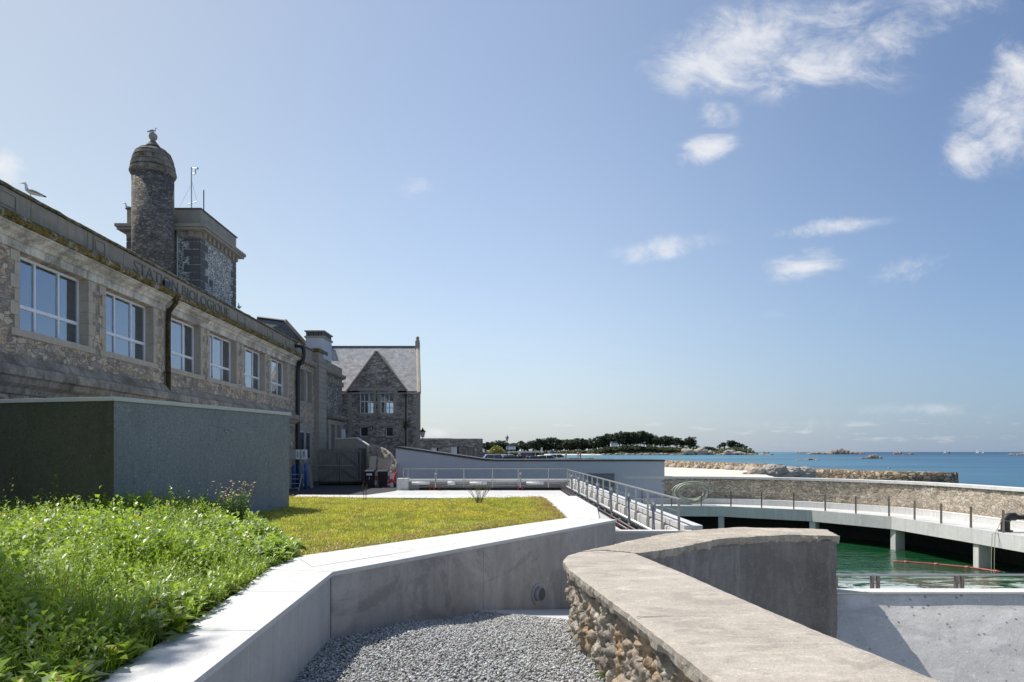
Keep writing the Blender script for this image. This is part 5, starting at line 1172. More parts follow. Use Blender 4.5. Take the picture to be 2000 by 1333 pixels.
# wall lamp on the corner, low outbuilding behind
def lantern(name,label,top,arm=None,pole=None,group=None,sc=1):
    t_ = thing(name,label,'lamp',(top[0],top[1],pole if pole is not None else top[2]-.6),group); x,y,z = top
    MB().add([(x-.2*sc,y-.2*sc,z-.15*sc),(x+.2*sc,y-.2*sc,z-.15*sc),(x+.2*sc,y+.2*sc,z-.15*sc),(x-.2*sc,y+.2*sc,z-.15*sc),(x-.11*sc,y-.11*sc,z-.6*sc),(x+.11*sc,y-.11*sc,z-.6*sc),(x+.11*sc,y+.11*sc,z-.6*sc),(x-.11*sc,y+.11*sc,z-.6*sc)],[(0,1,5,4),(1,2,6,5),(2,3,7,6),(3,0,4,7),(4,5,6,7)]).build('lantern_glass',M['galv'],t_)
    MB().lathe([(.27*sc,-.16*sc),(.25*sc,-.12*sc),(.1*sc,.02*sc),(.06*sc,.06*sc),(.03*sc,.18*sc)],(x,y,z),8).build('lantern_cap',M['black'],t_)
    if arm: MB().tube([(x,y,z-.6*sc),(x,y,z-.75*sc),(arm,y,z-.8*sc)],.03,6).build('bracket',M['black'],t_)
    if pole is not None: MB().tube([(x,y,z-.6*sc),(x,y,pole+.8),(x,y,pole)],[.045,.06,.11],8).build('pole',M['pipe'],t_)
    return t_
lantern('wall_lamp','black lantern on a bracket at the right corner of the gabled building',W(825.5,840,54.6),xr)
ob_ = thing('outbuilding','low grey stone outbuilding with pale doors beside the car park','building',(-4,75,-1.95))
yb = 75.; ox = lambda px: (px-CX)*yb/F; oz = lambda py: (HY-py)*yb/F
dh = [(ox(842),ox(856),-1.95,oz(875)),(ox(880),ox(896),-1.95,oz(873)),(ox(913),ox(926),-1.95,oz(874))]
mb = MB(); holes(mb,ox(815),ox(940),-1.95,oz(858.5),dh,yb,yb+.4); mb.build('wall',M['rubble_grey'],ob_)
MB().box(ox(812),ox(940),yb+.42,yb+6,-1.95,oz(858.5)-.02).build('body',M['quoin_dark'],ob_)
MB().box(ox(822),ox(883),yb-.06,yb+6.1,oz(858.4),oz(856.2)).box(ox(883.2),ox(941),yb-.06,yb+6.1,oz(858.4)-.0,oz(857)).build('coping',M['beam'],ob_)
for k,(a,b,c,d) in enumerate(dh): MB().box(a+.02,(b-.2 if k<2 else b-.05),yb+.1,yb+.2,c,d).build('door',M['white'] if k<2 else M['wood'],ob_)
# =============================================================== TOWER
YT = 32.0; tx = lambda px,Y=YT: (px-CX)*Y/F; tz = lambda py,Y=YT: (HY-py)*Y/F
tw = thing('tower','square granite tower with white pointing and a round domed stair turret','tower',(-16,33,5.9))
x0,x1,y0,y1 = tx(248),tx(391),YT,YT+4.3; zc = tz(452); zp = tz(407)
MB().box(x0,x1,y0,y1,5.9,zc-.3).build('wall',M['rubble_white'],tw)
qa,qb,qc = MB(),MB(),MB(); z = 5.9; k = 0
while z < zc-.35:
    zz = min(z+.36,zc-.31); w_ = .75 if k%2 else .5
    qa.box(x1-w_,x1+.02,y0-.02,y0+.0-.001,z+.02,zz-.02); qa.box(x1+.001,x1+.02,y0,y0+(.5 if k%2 else .8),z+.02,zz-.02); qb.box(x1+.001,x1+.02,y1-w_*.8,y1+.01,z+.02,zz-.02); qc.box(x0-.02,x0+w_*.7,y0-.02,y0-.001,z+.02,zz-.02)
    z += .36; k += 1
for q_ in (qa,qb,qc): q_.build('quoins',M['quoin_dark'],tw)
MB().box(x0-.02,x1+.03,y0-.03,y1+.02,zc-.3,zc-.02).build('frieze',M['quoin_grey'],tw)
mb = MB(); 
for k in range(9): y = y0+.15+k*.48; mb.box(x1+.03,x1+.16,y,y+.22,zc-.28,zc-.02)
for k in range(6): x = x0+.2+k*.55; mb.box(x,x+.22,y0-.16,y0-.03,zc-.28,zc-.02)
mb.build('modillions',M['quoin_grey'],tw)
MB().box(x0-.3,x1+.34,y0-.34,y1+.3,zc-.02,zc+.10).box(x0-.36,x1+.42,y0-.42,y1+.36,zc+.101,zc+.24).build('cornice',M['quoin_grey'],tw)
MB().box(x0,x1+.02,y0,y1,zc+.241,zp-.06).build('parapet',M['quoin_grey'],tw); MB().box(x0-.05,x1+.08,y0-.06,y1+.05,zp-.06,zp).build('coping',M['quoin_dark'],tw)
MB().box(x1+.001,x1+.02,33.0,33.35,tz(560,33.1),tz(547,33.1)).build('opening',M['black'],tw)
tc_ = (tx(299,31.2),31.2,0); R_ = 37.6*31.2/F; tzz = lambda py: (HY-py)*31.2/F
MB().lathe([(R_,5.9),(R_,tzz(345))],tc_,40).build('turret',M['rubble_turret'],tw,True)
pr_ = [(R_,tzz(346)),(R_+.06,tzz(344.5)),(R_+.11,tzz(340)),(R_+.09,tzz(335)),(R_+.03,tzz(333)),(R_-.03,tzz(332.8))]
for ra,ya,rb_,yb_ in ((.045,332,.03,323),(.0,322.5,-.03,312.5),(-.06,312,-.12,303),(-.15,302.5,-.26,296.5),(-.31,296,-.46,292),(-.52,291.6,-.62,289.5)):
    pr_ += [(R_+ra,tzz(ya)),(R_+ra+.02,tzz(ya-1.2)),(R_+rb_+.015,tzz(yb_+.8)),(R_+rb_-.045,tzz(yb_))]
pr_ += [(.33,tzz(288)),(.27,tzz(284.5)),(.17,tzz(279.5)),(.11,tzz(276)),(.10,tzz(275.4))]
MB().lathe(pr_,tc_,40).build('dome',M['dome'],tw)
MB().lathe([(.09,tzz(275.6)),(.1,tzz(274.5)),(.17,tzz(271)),(.185,tzz(267)),(.16,tzz(263)),(.08,tzz(260.5)),(.01,tzz(260))],tc_,20).build('finial',M['quoin_grey'],tw,True)
MB().tube([(tx(352),YT-.1,zc+.3),(tx(349),YT-.1,zc-.1),(tx(348),YT-.1,zc-.3),(tx(348),YT-.1,6)],.05,8).build('downpipe',M['galv'],tw,True)
am = thing('weather_mast','thin mast with a wind gauge on top of the square tower','mast',(tx(374,34),34,zp)); A_ = lambda px,py,Y=34: W(px,py,Y)
MB().tube([A_(374,410),A_(374,327)],.03,6).build('pole',M['galv'],am); MB().tube([A_(374,329),A_(387,329)],.018,6).tube([A_(382,329),A_(382,339),A_(379,341)],.03,6).tube([A_(386,328),A_(386,331)],.05,6).tube([A_(374,340),A_(383,339)],.015,6).build('wind_gauge',M['galv'],am)
MB().tube([A_(368,399),A_(385,394)],.018,6).build('crossbar',M['galv'],am); MB().tube([A_(374,360),A_(351,404)],.006,5).build('guy_wire',M['galv'],am); MB().tube([A_(374,352),A_(385,394)],.006,5).build('guy_wire',M['galv'],am)
tag(MB().tube([W(398,415,34),W(398,372,34)],.028,6).build('aerial_rod',M['pipe']),'plain thin rod standing right of the wind gauge mast','rod')
# =============================================================== GULLS
def gull(loc, rz, label, sc=1.0, sit=False):
    g = thing('gull',label,'gull',(0,0,0),'gulls perched on the old buildings')
    Lg = 0 if sit else .13
    pts = [(-.30,0,Lg+.045),(-.22,0,Lg+.06),(-.12,0,Lg+.09),(0,0,Lg+.125),(.085,0,Lg+.17),(.105,0,Lg+.235),(.11,0,Lg+.30),(.13,0,Lg+.335),(.165,0,Lg+.335),(.19,0,Lg+.325)]
    rr = [(.008,.03),(.03,.045),(.055,.06),(.075,.075),(.06,.06),(.037,.037),(.031,.031),(.038,.036),(.03,.027),(.012,.012)]
    MB().tube(pts,[(b,a) for a,b in rr],14).build('body',M['gull'],g,True)
    for s in (-1,1):
        MB().tube([(.07,s*.055,Lg+.165),(-.02,s*.078,Lg+.15),(-.14,s*.068,Lg+.115),(-.26,s*.03,Lg+.075),(-.36,s*.01,Lg+.045)],[(.012,.03),(.016,.058),(.014,.05),(.01,.028),(.004,.01)],10).build('wing',M['gullg'],g,True)
        if not sit: MB().tube([(.0,s*.03,Lg+.06),(.0,s*.03,.005),(.05,s*.035,.004)],.006,6).build('leg',M['orange'],g)
    MB().tube([(.19,0,Lg+.325),(.227,0,Lg+.318),(.243,0,Lg+.306)],[.011,.008,.003],8).build('beak',M['orange'],g)
    MB().tube([(-.27,0,Lg+.052),(-.37,0,Lg+.03)],[(.025,.01),(.02,.004)],8).build('tail',M['black'],g)
    for s in (-1,1): MB().lathe([(.001,-.005),(.005,0),(.001,.005)],(.155,s*.029,Lg+.342),6).build('eye',M['black'],g)
    g.location = loc; g.rotation_euler=(0,0,rz); g.scale=(sc,)*3; return g
gull((XF-.2,18.15,6.68),math.radians(205),'white gull with grey wings standing on the mossy parapet at the left',.95)
gull((tx(299.5,31.2),31.2,tzz(261)),math.radians(20),'gull sitting on the ball on top of the domed turret',.75,True)
gull((tx(250,32.2),32.2,zp),math.radians(180),'gull sitting on the left edge of the square tower',.9,True)
gull((XF-.2,FY(467,XF-.2),6.68),math.radians(120),'small gull standing on the parapet right of the tower',.9)
# =============================================================== COURT
gt = thing('wooden_gate','closed double gate of weathered grey planks with diagonal braces','gate',(-10.6,45,ZD))
g0,g1 = W(622,0,45)[0],W(706,0,45)[0]; gm = (g0+g1)/2; z1 = W(0,878,45)[2]
for a,b,s in ((g0,gm-.02,1),(gm+.02,g1,-1)):
    lf = MB().box(a,b,45,45.06,ZD+.08,z1).build('gate_leaf',M['wood'],gt); mb = MB()
    mb.box(a,b,44.94,44.998,z1-.16,z1-.02).box(a,b,44.94,44.998,ZD+.12,ZD+.26).box(a,a+.12,44.935,44.998,ZD+.26,z1-.16).box(b-.12,b,44.935,44.998,ZD+.26,z1-.16); zm=(ZD+z1)/2; mb.box(a+.12,b-.12,44.94,44.998,zm-.05,zm+.07)
    mb.build('frame',M['wood'],lf)
    for (p,q) in (((a+.15 if s>0 else b-.15, zm+.1),(b-.15 if s>0 else a+.15, z1-.2)),((a+.15 if s>0 else b-.15, ZD+.3),(b-.15 if s>0 else a+.15, zm-.08))) if s>0 else (((a+.15,z1-.2),(b-.15,zm+.1)),((a+.15,zm-.08),(b-.15,ZD+.3))):
        MB().tube([(p[0],44.93,p[1]),(q[0],44.93,q[1])],.07,4).build('brace',M['wood'],lf)
MB().tube([W(600,909,44.6),W(690,910,44.85)],.02,6).build('crossbar',M['galv'],gt)
# masonry left above the gate and stone shelter
mw = thing('landing_wall','grey stone wall with a sloping coping above and behind the wooden gate','wall',(-10.5,47,ZD))
wx = lambda px,Y=46.: (px-CX)*Y/F; wz = lambda py,Y=46.: (HY-py)*Y/F
MB().extr([(wx(655),ZD),(wx(718),ZD),(wx(718),wz(872)),(wx(697),wz(857)),(wx(655),wz(858.5))],46,46.5,'y').build('wall',M['quoin_grey'],mw)
MB().extr([(wx(655),wz(858.4)),(wx(697),wz(856.9)),(wx(718.5),wz(871.9)),(wx(718.5),wz(869)),(wx(697),wz(854.5)),(wx(655),wz(856.5))],45.93,46.6,'y').build('coping',M['beam'],mw)
MB().box(wx(706),wx(718),45.0,45.5,ZD,wz(876)).build('gate_pier',M['quoin_dark'],mw)
MB().box(wx(663),wx(670.5),46.6,46.65,wz(858),wz(838)).build('glazed_door',M['bluewall'],mw)
# old stone stub lit by the sun
sp = []
V=[]; 
poly_t = [(717,872),(724,870.5),(738,874),(750,878),(762,887),(769,897),(775,906)]
nu,nv=60,34
st = thing('stone_stub','rounded stump of old stone wall standing in the sun right of the gate','wall',(-8.6,44.3,ZD))
for i in range(nu):
    t=i/(nu-1); px=717+(776-717)*t; zt = (HY-np.interp(px,[p[0] for p in poly_t],[p[1] for p in poly_t]))*44/F
    for j in range(nv):
        s=j/(nv-1)
        if s<.6: y=42.9+1.15*(s/.6); z=ZD+(zt-ZD)*s/.6
        elif s<.8: y=44.05+(s-.6)/.2*1.0; z=zt+.06*math.sin((s-.6)/.2*3.14)
        else: y=45.05+(s-.8)*1.5; z=zt-(zt-ZD)*(s-.8)/.2
        V.append(((px-CX)*44/F,y,z))
V=np.array(V); V[:,1] -= (V[:,0]+7.6)*.55; d1,d2,cid=worley(V*2.2+5); V[:,1] -= ((d2-d1)*.16+cid*.08+fbm(V*4,4)*.3); npmesh('stones',V,grid_faces(nu,nv),rubble('sunlit_rubble',[(.5,.42,.33),(.6,.52,.42),(.36,.3,.24)],(.3,.26,.2),5.,(1,1,1.5),.06,1.,dist=.6),st)
for i0,(px0,px1,py0,tilt,lb) in enumerate(((719.5,733,889,.0,'flat stone slab standing upright against the sunlit stone stump'),(731,756,893,.13,'tilted pale stone slab leaning on the stump above the bins'))):
    x0_,x1_=(px0-CX)*42.6/F,(px1-CX)*42.6/F; m=MB().box(x0_,x1_,42.45,42.53,ZD+.01,(HY-py0)*42.6/F); m.rot(tilt,(x0_,42.5,ZD+.01),'Y'); m.rot(-.30,(x0_,42.5,ZD),'X')
    tag(m.build('stone_slab',M['quoin'],None,bevel=.01),lb,'slab')
# bins
def bin_(px0,px1,pyt,Y,label,stk):
    x0_,x1_=(px0-CX)*Y/F,(px1-CX)*Y/F; zt=(HY-pyt)*Y/F; b=thing('wheelie_bin',label,'bin',((x0_+x1_)/2,Y,ZD)); w_=(x1_-x0_)
    MB().add([(x0_+w_*.12,Y+.05,ZD+.06),(x1_-w_*.12,Y+.05,ZD+.06),(x1_-w_*.12,Y+.5,ZD+.06),(x0_+w_*.12,Y+.5,ZD+.06),(x0_+.03,Y,zt-.1),(x1_-.03,Y,zt-.1),(x1_-.03,Y+.62,zt-.1),(x0_+.03,Y+.62,zt-.1)],[(0,3,2,1),(4,5,6,7),(0,1,5,4),(1,2,6,5),(2,3,7,6),(3,0,4,7)]).build('body',M['black'],b,bevel=.02)
    MB().add([(x0_,Y-.04,zt-.098),(x1_,Y-.04,zt-.098),(x1_,Y+.66,zt-.098),(x0_,Y+.66,zt-.098),(x0_+.04,Y+.02,zt-.03),(x1_-.04,Y+.02,zt-.03),(x1_-.04,Y+.6,zt+.02),(x0_+.04,Y+.6,zt+.02)],[(0,3,2,1),(4,5,6,7),(0,1,5,4),(1,2,6,5),(2,3,7,6),(3,0,4,7)]).build('lid',M['pipe'],b)
    for xx in (x0_+w_*.15,x1_-w_*.15): MB().tube([(xx-.03,Y+.55,ZD+.1),(xx+.03,Y+.55,ZD+.1)],.1,14).build('wheel',M['black'],b)
    if stk: MB().box(x0_+w_*.2,x1_-w_*.2,Y-.028,Y-.02,zt-.34,zt-.22).build('sticker',M['white'],b); text('number','1',.22,((x0_+x1_)/2,Y-.0,zt-.52),(math.pi/2,0,0),M['white'],b,.025)
bin_(712,730.5,918,41.2,'dark bin with a white sticker standing left of the other bin',1); bin_(736.5,757.5,918,41.6,'plain black bin right of the bin with the sticker',0)
# striped barrier boards, red kayak shell
n = N('red_white_stripes'); s = n.n('ShaderNodeSeparateXYZ'); n.l(n.co,s.inputs[0]); f=n.math('FRACT', n.math('MULTIPLY', s.outputs['Z'], 1.7)); n.out(n.ramp(f,[(0,(.6,.12,.10)),(.5,(.8,.72,.68))],'CONSTANT'),.5); M['stripe']=n.m
for px,lb,ti in ((732,'slanted red and white striped barrier post between the two bins',.14),(759,'red and white striped barrier post right of the black bin',-.02),(765,'upright pale barrier board at the foot of the stone stump',0)):
    x=(px-CX)*41.9/F; m=MB().box(x-.1,x+.1,41.9,41.96,ZD,(HY-(920 if px!=765 else 925))*41.9/F); m.rot(ti,(x,41.9,ZD),'Y'); tag(m.build('barrier_post',M['stripe'] if px!=765 else M['white']),lb,'barrier')
# red shell: curved hull standing on its side
V=[];nu,nv=24,14
for i in range(nu):
    t=i/(nu-1); 
    for j in range(nv):
        s=j/(nv-1)*math.pi; h=1.02*math.sin(math.pi*min(1,t*.5+.0)) if False else 1.05*t; w_=.32*math.sin(math.pi*(.12+.8*t)); V.append(((771-CX)*42/F-.1+.24*t**1.6-w_*math.sin(s)*.5, 42.2-w_*math.cos(s)*.6, ZD+h))
tag(npmesh('kayak',np.array(V),grid_faces(nu,nv),M['red'],smooth=True),'red plastic kayak shell propped on end beside the stone stump','kayak')
m=MB().tube([W(757,945,42),W(766,938,42),W(772,945,42)],[.1,.16,.1],10); tag(m.build('fender',M['red'],None,True),'round red fender lying at the foot of the kayak','fender')
# gas cylinders, cabinets, steps, board
cabs=[]
for k,(px0,px1,lb) in enumerate(((566,576,'grey wall cabinet above the gas cylinders, leftmost'),(577,585,'white wall cabinet with a notice, second from the left'),(588.5,598,'white wall cabinet with a notice, rightmost'))):
    Y=39.8; a,b=(px0-CX)*Y/F,(px1-CX)*Y/F; c=thing('wall_cabinet',lb,'cabinet',((a+b)/2,Y,0),'cabinets above the gas cylinders'); MB().box(a,b,Y,Y+.25,W(0,897.5,Y)[2],W(0,878.5,Y)[2]).build('case',M['white'] if k else M['galv'],c)
    if k: MB().box(a+.08,b-.06,Y-.006,Y-.001,W(0,893,Y)[2],W(0,882,Y)[2]).build('notice',M['greybox'],c)
for k,(px,pt,col_,lb) in enumerate(((574.5,903,'blue','blue gas cylinder nearest the dark block, left of three'),(587,900,'bluecyl','grey blue gas cylinder between two blue ones'),(597,899,'blue','slim blue gas cylinder, rightmost of three'))):
    Y=40.2; x=(px-CX)*Y/F; zt=(HY-pt)*Y/F; r_=.115 if k<2 else .09; h=zt-ZD; g=thing('gas_cylinder',lb,'gas cylinder',(x,Y,ZD))
    MB().lathe([(r_,0.01),(r_,h*.78),(r_*.8,h*.86),(r_*.35,h*.9),(r_*.3,h*.91)],(x,Y,ZD),18).build('body',M[col_],g,True); MB().lathe([(r_*.42,h*.9),(r_*.45,h*.98),(r_*.25,h)],(x,Y,ZD),12).build('valve_cap',M['galv'],g,True)
st_=thing('step_ladder','small metal step stool in the shade below the gas cylinders','steps',(W(578,0,39)[0],39,ZD)); 
for k in range(4): a,b=W(570+k*1.5,0,39)[0],W(584+k*2.0,0,39)[0]; z=ZD+.9-k*.25; MB().box(a,b,38.7-k*.22,38.98-k*.22,z-.03,z).build('step',M['galv'],st_)
for px in (570,590): MB().tube([(W(px,0,39)[0],39,ZD+.9),(W(px+3,0,39)[0],38,ZD)],.02,6).build('side_rail',M['galv'],st_)
m=MB().box(-.09,.09,0,.03,0,1.25); m.rot(-.12,(0,0,0),'Y'); v=W(609,0,41); m.v=[(a+v[0],b+41,c+ZD) for a,b,c in m.v]; tag(m.build('leaning_board',M['galv']),'narrow grey board leaning beside the rightmost gas cylinder','board')
# =============================================================== CAR PARK: cars, people, lamp, signs, hedges
M['carglass']=plain('car_window_glass',(.03,.04,.05),.05,.2,spec=.9,bump=0); M['tyre']=M['black']
def car(label, px, Y, rz, col_, kind='hatch', zg_=-1.95):
    c=thing('parked_car',label,'car',(0,0,0),'cars parked behind the pale blue building')
    paint=plain('car_paint',col_,.25,.02,spec=.6,bump=0); L_=4.1; Wd=.86; h=1.48 if kind!='van' else 1.85
    body=[(-2.05,.35),(-2.05,.75),(-1.95,.92),(-1.1,1.0),(1.85,.95),(2.0,.8),(2.05,.35)]; vs=[];n_=len(body)
    MB().extr(body,-Wd,Wd).rot(math.pi/2*0,(0,0,0)).build('body',paint,c,bevel=.05)
    gh=[(-1.15,1.0),(-.45,h-.03),(1.35,h),(1.9,1.0)]; inn_=.14; v=[]
    for x,z in gh: v.append((x,-(Wd-.03-(inn_ if z>1.1 else 0)),z))
    for x,z in gh: v.append((x,(Wd-.03-(inn_ if z>1.1 else 0)),z))
    MB().add(v,[(0,1,2,3),(7,6,5,4),(0,4,5,1),(2,6,7,3),(3,7,4,0)]).build('windows',M['carglass'],c)
    MB().add([(-.5,-.69,h-.05),(-.5,.69,h-.05),(1.42,.69,h-.03),(1.42,-.69,h-.03),(-.42,-.62,h+.02),(-.42,.62,h+.02),(1.3,.62,h+.04),(1.3,-.62,h+.04)],[(0,3,2,1),(4,5,6,7),(0,1,5,4),(1,2,6,5),(2,3,7,6),(3,0,4,7)]).build('roof',paint,c)
    for s in (-1,1):
        mbp=MB()
        for (xa,za2),(xb,zb2) in (((-1.17,1.0),(-.46,h-.02)),((.5,1.0),(.5,h-.01)),((1.92,1.0),(1.38,h))): mbp.tube([(xa,s*.84,za2),(xb,s*.70,zb2)],.035,5)
        mbp.build('pillars',paint,c)
        for x in (-1.3,1.25): wv=MB().tube([(x,s*.66,.32),(x,s*.88,.32)],.32,18).build('wheel',M['black'],c); MB().tube([(x,s*.885,.32),(x,s*.89,.32)],.2,12).build('rim',M['galv'],wv)
        MB().box(-2.08,-2.0,s*.55-.16,s*.55+.16,.66,.82).build('headlight',M['galv'],c); MB().box(2.0,2.07,s*.65-.1,s*.65+.1,.7,.95).build('tail_light',M['red'],c)
    c.location=((px-CX)*Y/F,Y,zg_); c.rotation_euler=(0,0,rz); return c
car('pale silver car partly hidden by the sloping roof edge, leftmost of the parked cars',915,94,.3,(.45,.5,.55),zg_=-1.95)
car('dark blue high car second from the left, roof above its neighbours',931,104,.2,(.03,.06,.16),'van',-2.0)
car('large silver blue estate car in the left group of parked cars',956,88,.15,(.40,.46,.52),'van',-2.2)
car('dark grey car between the silver blue estate and the white roofed cars',975,96,1.2,(.05,.06,.07))
car('black car with a bright windscreen left of the standing group of people',989,90,.25,(.03,.035,.04),'hatch',-2.05)
car('white car with a dark rear window in the car park',984,112,.3,(.75,.75,.75))
car('dark grey van behind the group of people in the car park',1020,108,.2,(.10,.10,.11),'van',-2.0)
car('black low car right of the group of people',1040,94,.3,(.02,.02,.025),'hatch',-2.1)
car('small white car parked nose out, second from the right',1058,100,.2,(.8,.8,.8),'hatch',-2.0)
car('white car with blue tinted windows, rightmost of the parked cars',1078,110,.25,(.78,.8,.82),'hatch',-1.9)
skin=plain('skin',(.50,.30,.20),.6,.05); 
def person(label, px, Y, zf, top, trou, pose='stand', rz=0, h=1.7):
    p=thing('person',label,'person',(0,0,0)); s=h/1.7; sit=pose=='sit'
    J_=[(0,0,.92),(0,0,1.12),(0,0,1.38),(0,0,1.47),(0,0,1.56),(0,-.01,1.66), (.09,0,.88),(.10,-.02,.48),(.10,.0,.06),(.11,-.12,.03), (-.09,0,.88),(-.10,.04,.48),(-.12,.1,.06),(-.12,-.02,.03), (.18,0,1.36),(.22,.0,1.1),(.20,-.1,.88),(-.18,0,1.36),(-.22,.02,1.1),(-.21,-.1,.88)]
    if sit: J_=[(x,y,z-.42) for x,y,z in J_]; J_[7]=(.1,-.4,.46);J_[8]=(.1,-.44,.06);J_[9]=(.1,-.56,.03);J_[11]=(-.1,-.4,.46);J_[12]=(-.12,-.42,.06);J_[13]=(-.12,-.54,.03); J_[15]=(.22,-.1,.72);J_[16]=(.15,-.32,.55);J_[18]=(-.22,-.1,.72);J_[19]=(-.15,-.32,.55)
    R_2=[.13,.12,.14,.055,.085,.07,.1,.06,.04,.03,.1,.06,.04,.03,.055,.045,.035,.055,.045,.035]
    E=[(0,1),(1,2),(2,3),(3,4),(4,5),(0,6),(6,7),(7,8),(8,9),(0,10),(10,11),(11,12),(12,13),(2,14),(14,15),(15,16),(2,17),(17,18),(18,19)]
    def body(name,m,grow,keep=None,par=p):
        me=bpy.data.meshes.new(name); vs=[Vector(v)*s for v in J_]
        idx=sorted(keep) if keep else list(range(20)); mp={a:i for i,a in enumerate(idx)}
        me.from_pydata([vs[i] for i in idx],[(mp[a],mp[b]) for a,b in E if a in mp and b in mp],[]); me.materials.append(m); o=bpy.data.objects.new(name,me); C.objects.link(o); o.parent=par
        md=o.modifiers.new('skin','SKIN'); 
        for i,a in enumerate(idx): rr_=(R_2[a]+grow)*s; me.skin_vertices[0].data[i].radius=(rr_,rr_*.8)
        me.skin_vertices[0].data[0].use_root=True; ss=o.modifiers.new('sub','SUBSURF'); ss.levels=1; ss.render_levels=2; return o
    body('body',skin,0); body('shirt',plain('cloth',top,.9,.1),.02,[0,1,2,14,15,17,18]); body('trousers',plain('cloth',trou,.9,.1),.018,[0,6,7,8,10,11,12])
    MB().lathe([(.01,.11),(.06,.1),(.09,.05),(.092,0),(.085,-.03)],(0,.012,(1.62-(.42 if sit else 0))*s),10).build('hair',M['wood'] if px%2 else M['bark'],p,True)
    p.location=((px-CX)*Y/F,Y,zf); p.rotation_euler=(0,0,rz); return p
person('person in a pink top standing on the quay wall, left of a darker figure',1129,166.8,-1.60,(.60,.36,.30),(.5,.3,.2),'stand',.3,1.75)
person('person in dark clothes standing just right of the person in pink on the quay wall',1133.5,166.8,-1.60,(.05,.05,.08),(.04,.04,.06),'stand',-.4,1.6)
person('person in black sitting on the quay wall near the parked white car',1093,150,-1.78,(.02,.02,.025),(.03,.03,.04),'sit',.5)
person('person in a pale shirt sitting on the low wall left of the standing pair',1105.5,149.5,-1.36,(.45,.48,.5),(.2,.2,.25),'sit',-.3)
person('person with pale hair in dark clothes standing among the parked cars',1030,92,-1.95,(.06,.06,.05),(.05,.05,.06),'stand',.2,1.62)
person('person in an orange red top walking between the cars and the hedge',1012,96,-1.95,(.55,.10,.04),(.04,.05,.09),'stand',1.2,1.6)
person('person in black standing right beside the one in orange red',1017,97,-1.95,(.02,.02,.03),(.05,.05,.06),'stand',2.6,1.7)
person('person in a red top far back between the white car and the hedge',1046,118,-1.95,(.5,.04,.03),(.05,.05,.07),'stand',.2,1.6)
lantern('street_lamp','tall street lamp with a lantern head standing in front of the pine wood',W(990.5,853,96),None,-1.95,None,1.05)
for k,(px,Y,py,lb) in enumerate(((1058,112,874.5,'thin white post sign right of the flat hedge'),(1072,120,881,'grey square sign on a post in the car park'),(1079,120,884,'round blue road sign on a post in the car park'))):
    x,_,z=W(px,py,Y); t_=thing('road_sign',lb,'sign',(x,Y,-1.95)); MB().tube([(x,Y,-1.95),(x,Y,z)],.035,6).build('post',M['galv'],t_)
    if k<2: MB().box(x-.13-.1*k,x+.13+.1*k,Y-.05,Y-.02,z-.75+.2*k,z).build('panel',M['white'] if k==0 else M['galv'],t_)
    else: MB().tube([(x,Y-.05,z),(x,Y-.03,z)],.26,16).build('panel',M['blue'],t_)
def bushmesh(name,label,x0,x1,y0,y1,z0,z1,n_,col_,cat='hedge',rnd=False):
    P3=np.stack([rng.uniform(x0,x1,n_),rng.uniform(y0,y1,n_),rng.uniform(z0,z1,n_)],1)
    if rnd: 
        q=(P3-np.array([(x0+x1)/2,(y0+y1)/2,z0]))/np.array([(x1-x0)/2,(y1-y0)/2,(z1-z0)]); P3=P3[(q**2).sum(1)<1+.3*(vnoise(P3*2)-.5)]; n_=len(P3)
    else: P3[:,2]+=fbm(P3*.8,3)*.5
    return tag(leafmesh(name, leaves(P3,rng.normal(0,1,(n_,3)),np.full(n_,.3),np.full(n_,.2)), np.array(col_)*rng.uniform(.6,1.4,(n_,1)), M['leaf']),label,cat)
xx=lambda px,Y:(px-CX)*Y/F
bushmesh('hedge','flat clipped hedge behind the parked cars',xx(995,125),xx(1062,125),125,128,-1.9,.02,7000,(.10,.13,.03))
bushmesh('bush','rounded yellow green bush behind a low wall near the outbuilding',xx(952,128),xx(987,128),128,132,-1.0,1.15,4000,(.22,.22,.04),'bush',True)
tag(roughwall('boundary_wall',[(xx(938,118),118),(xx(1000,118),118)],.5,-1.95,-.15,M['rubble_dark'],.06,.4),'brown rubble boundary wall below the yellow green bush','wall')
MB().box(xx(990,124),xx(1062,124),124.2,124.6,-.1,.1).build('hedge_rail',M['white']); tag(bpy.data.objects['hedge_rail'],'pale rail running along the top of the flat hedge','rail')
# =============================================================== WOODED POINT
YI=1150.; ix=lambda px:(px-CX)*YI/F; iz=lambda py:(HY-py)*YI/F
prof_=[(900,884.5),(960,884),(1060,884),(1150,882.5),(1180,877),(1210,873),(1250,871),(1290,874),(1330,875),(1355,876),(1380,880),(1392,884),(1405,882),(1425,877),(1440,876),(1460,880),(1478,885),(1492,888)]
pxs=[p[0] for p in prof_]; pys=[p[1] for p in prof_]
nu,nv=260,26; V=[]
for i in range(nu):
    px=880+(1493-880)*i/(nu-1); top=iz(np.interp(px,pxs,pys))
    for j in range(nv):
        s=j/(nv-1); y=YI-35+s*190; k=math.sin(min(1,s*2.2)*math.pi/2)**.8 if s<.6 else math.cos((s-.6)/.4*math.pi/2)**.7; V.append((ix(px)*(1+ (s-.2)*.02),y,-5.8+(top+5.8)*k))
V=np.array(V); V[:,2]+=fbm(V*.05,4)*4.5*np.clip((V[:,2]+5.8)/3,0,1)
n=N('point_ground'); s=n.n('ShaderNodeSeparateXYZ'); n.l(n.co,s.inputs[0]); sh=n.ramp(n.math('DIVIDE',n.math('ADD',s.outputs['Z'],5.),10.),[(0,(.30,.26,.22)),(.12,(.34,.30,.25)),(.3,(.17,.15,.10)),(.5,(.06,.07,.03))]); n.out(n.mix(.5,sh,n.ramp(n.noise(.12,6,.7),[(.35,(.05,.05,.03)),(.65,(.42,.37,.3))]),'OVERLAY'),.95); M['point']=n.m
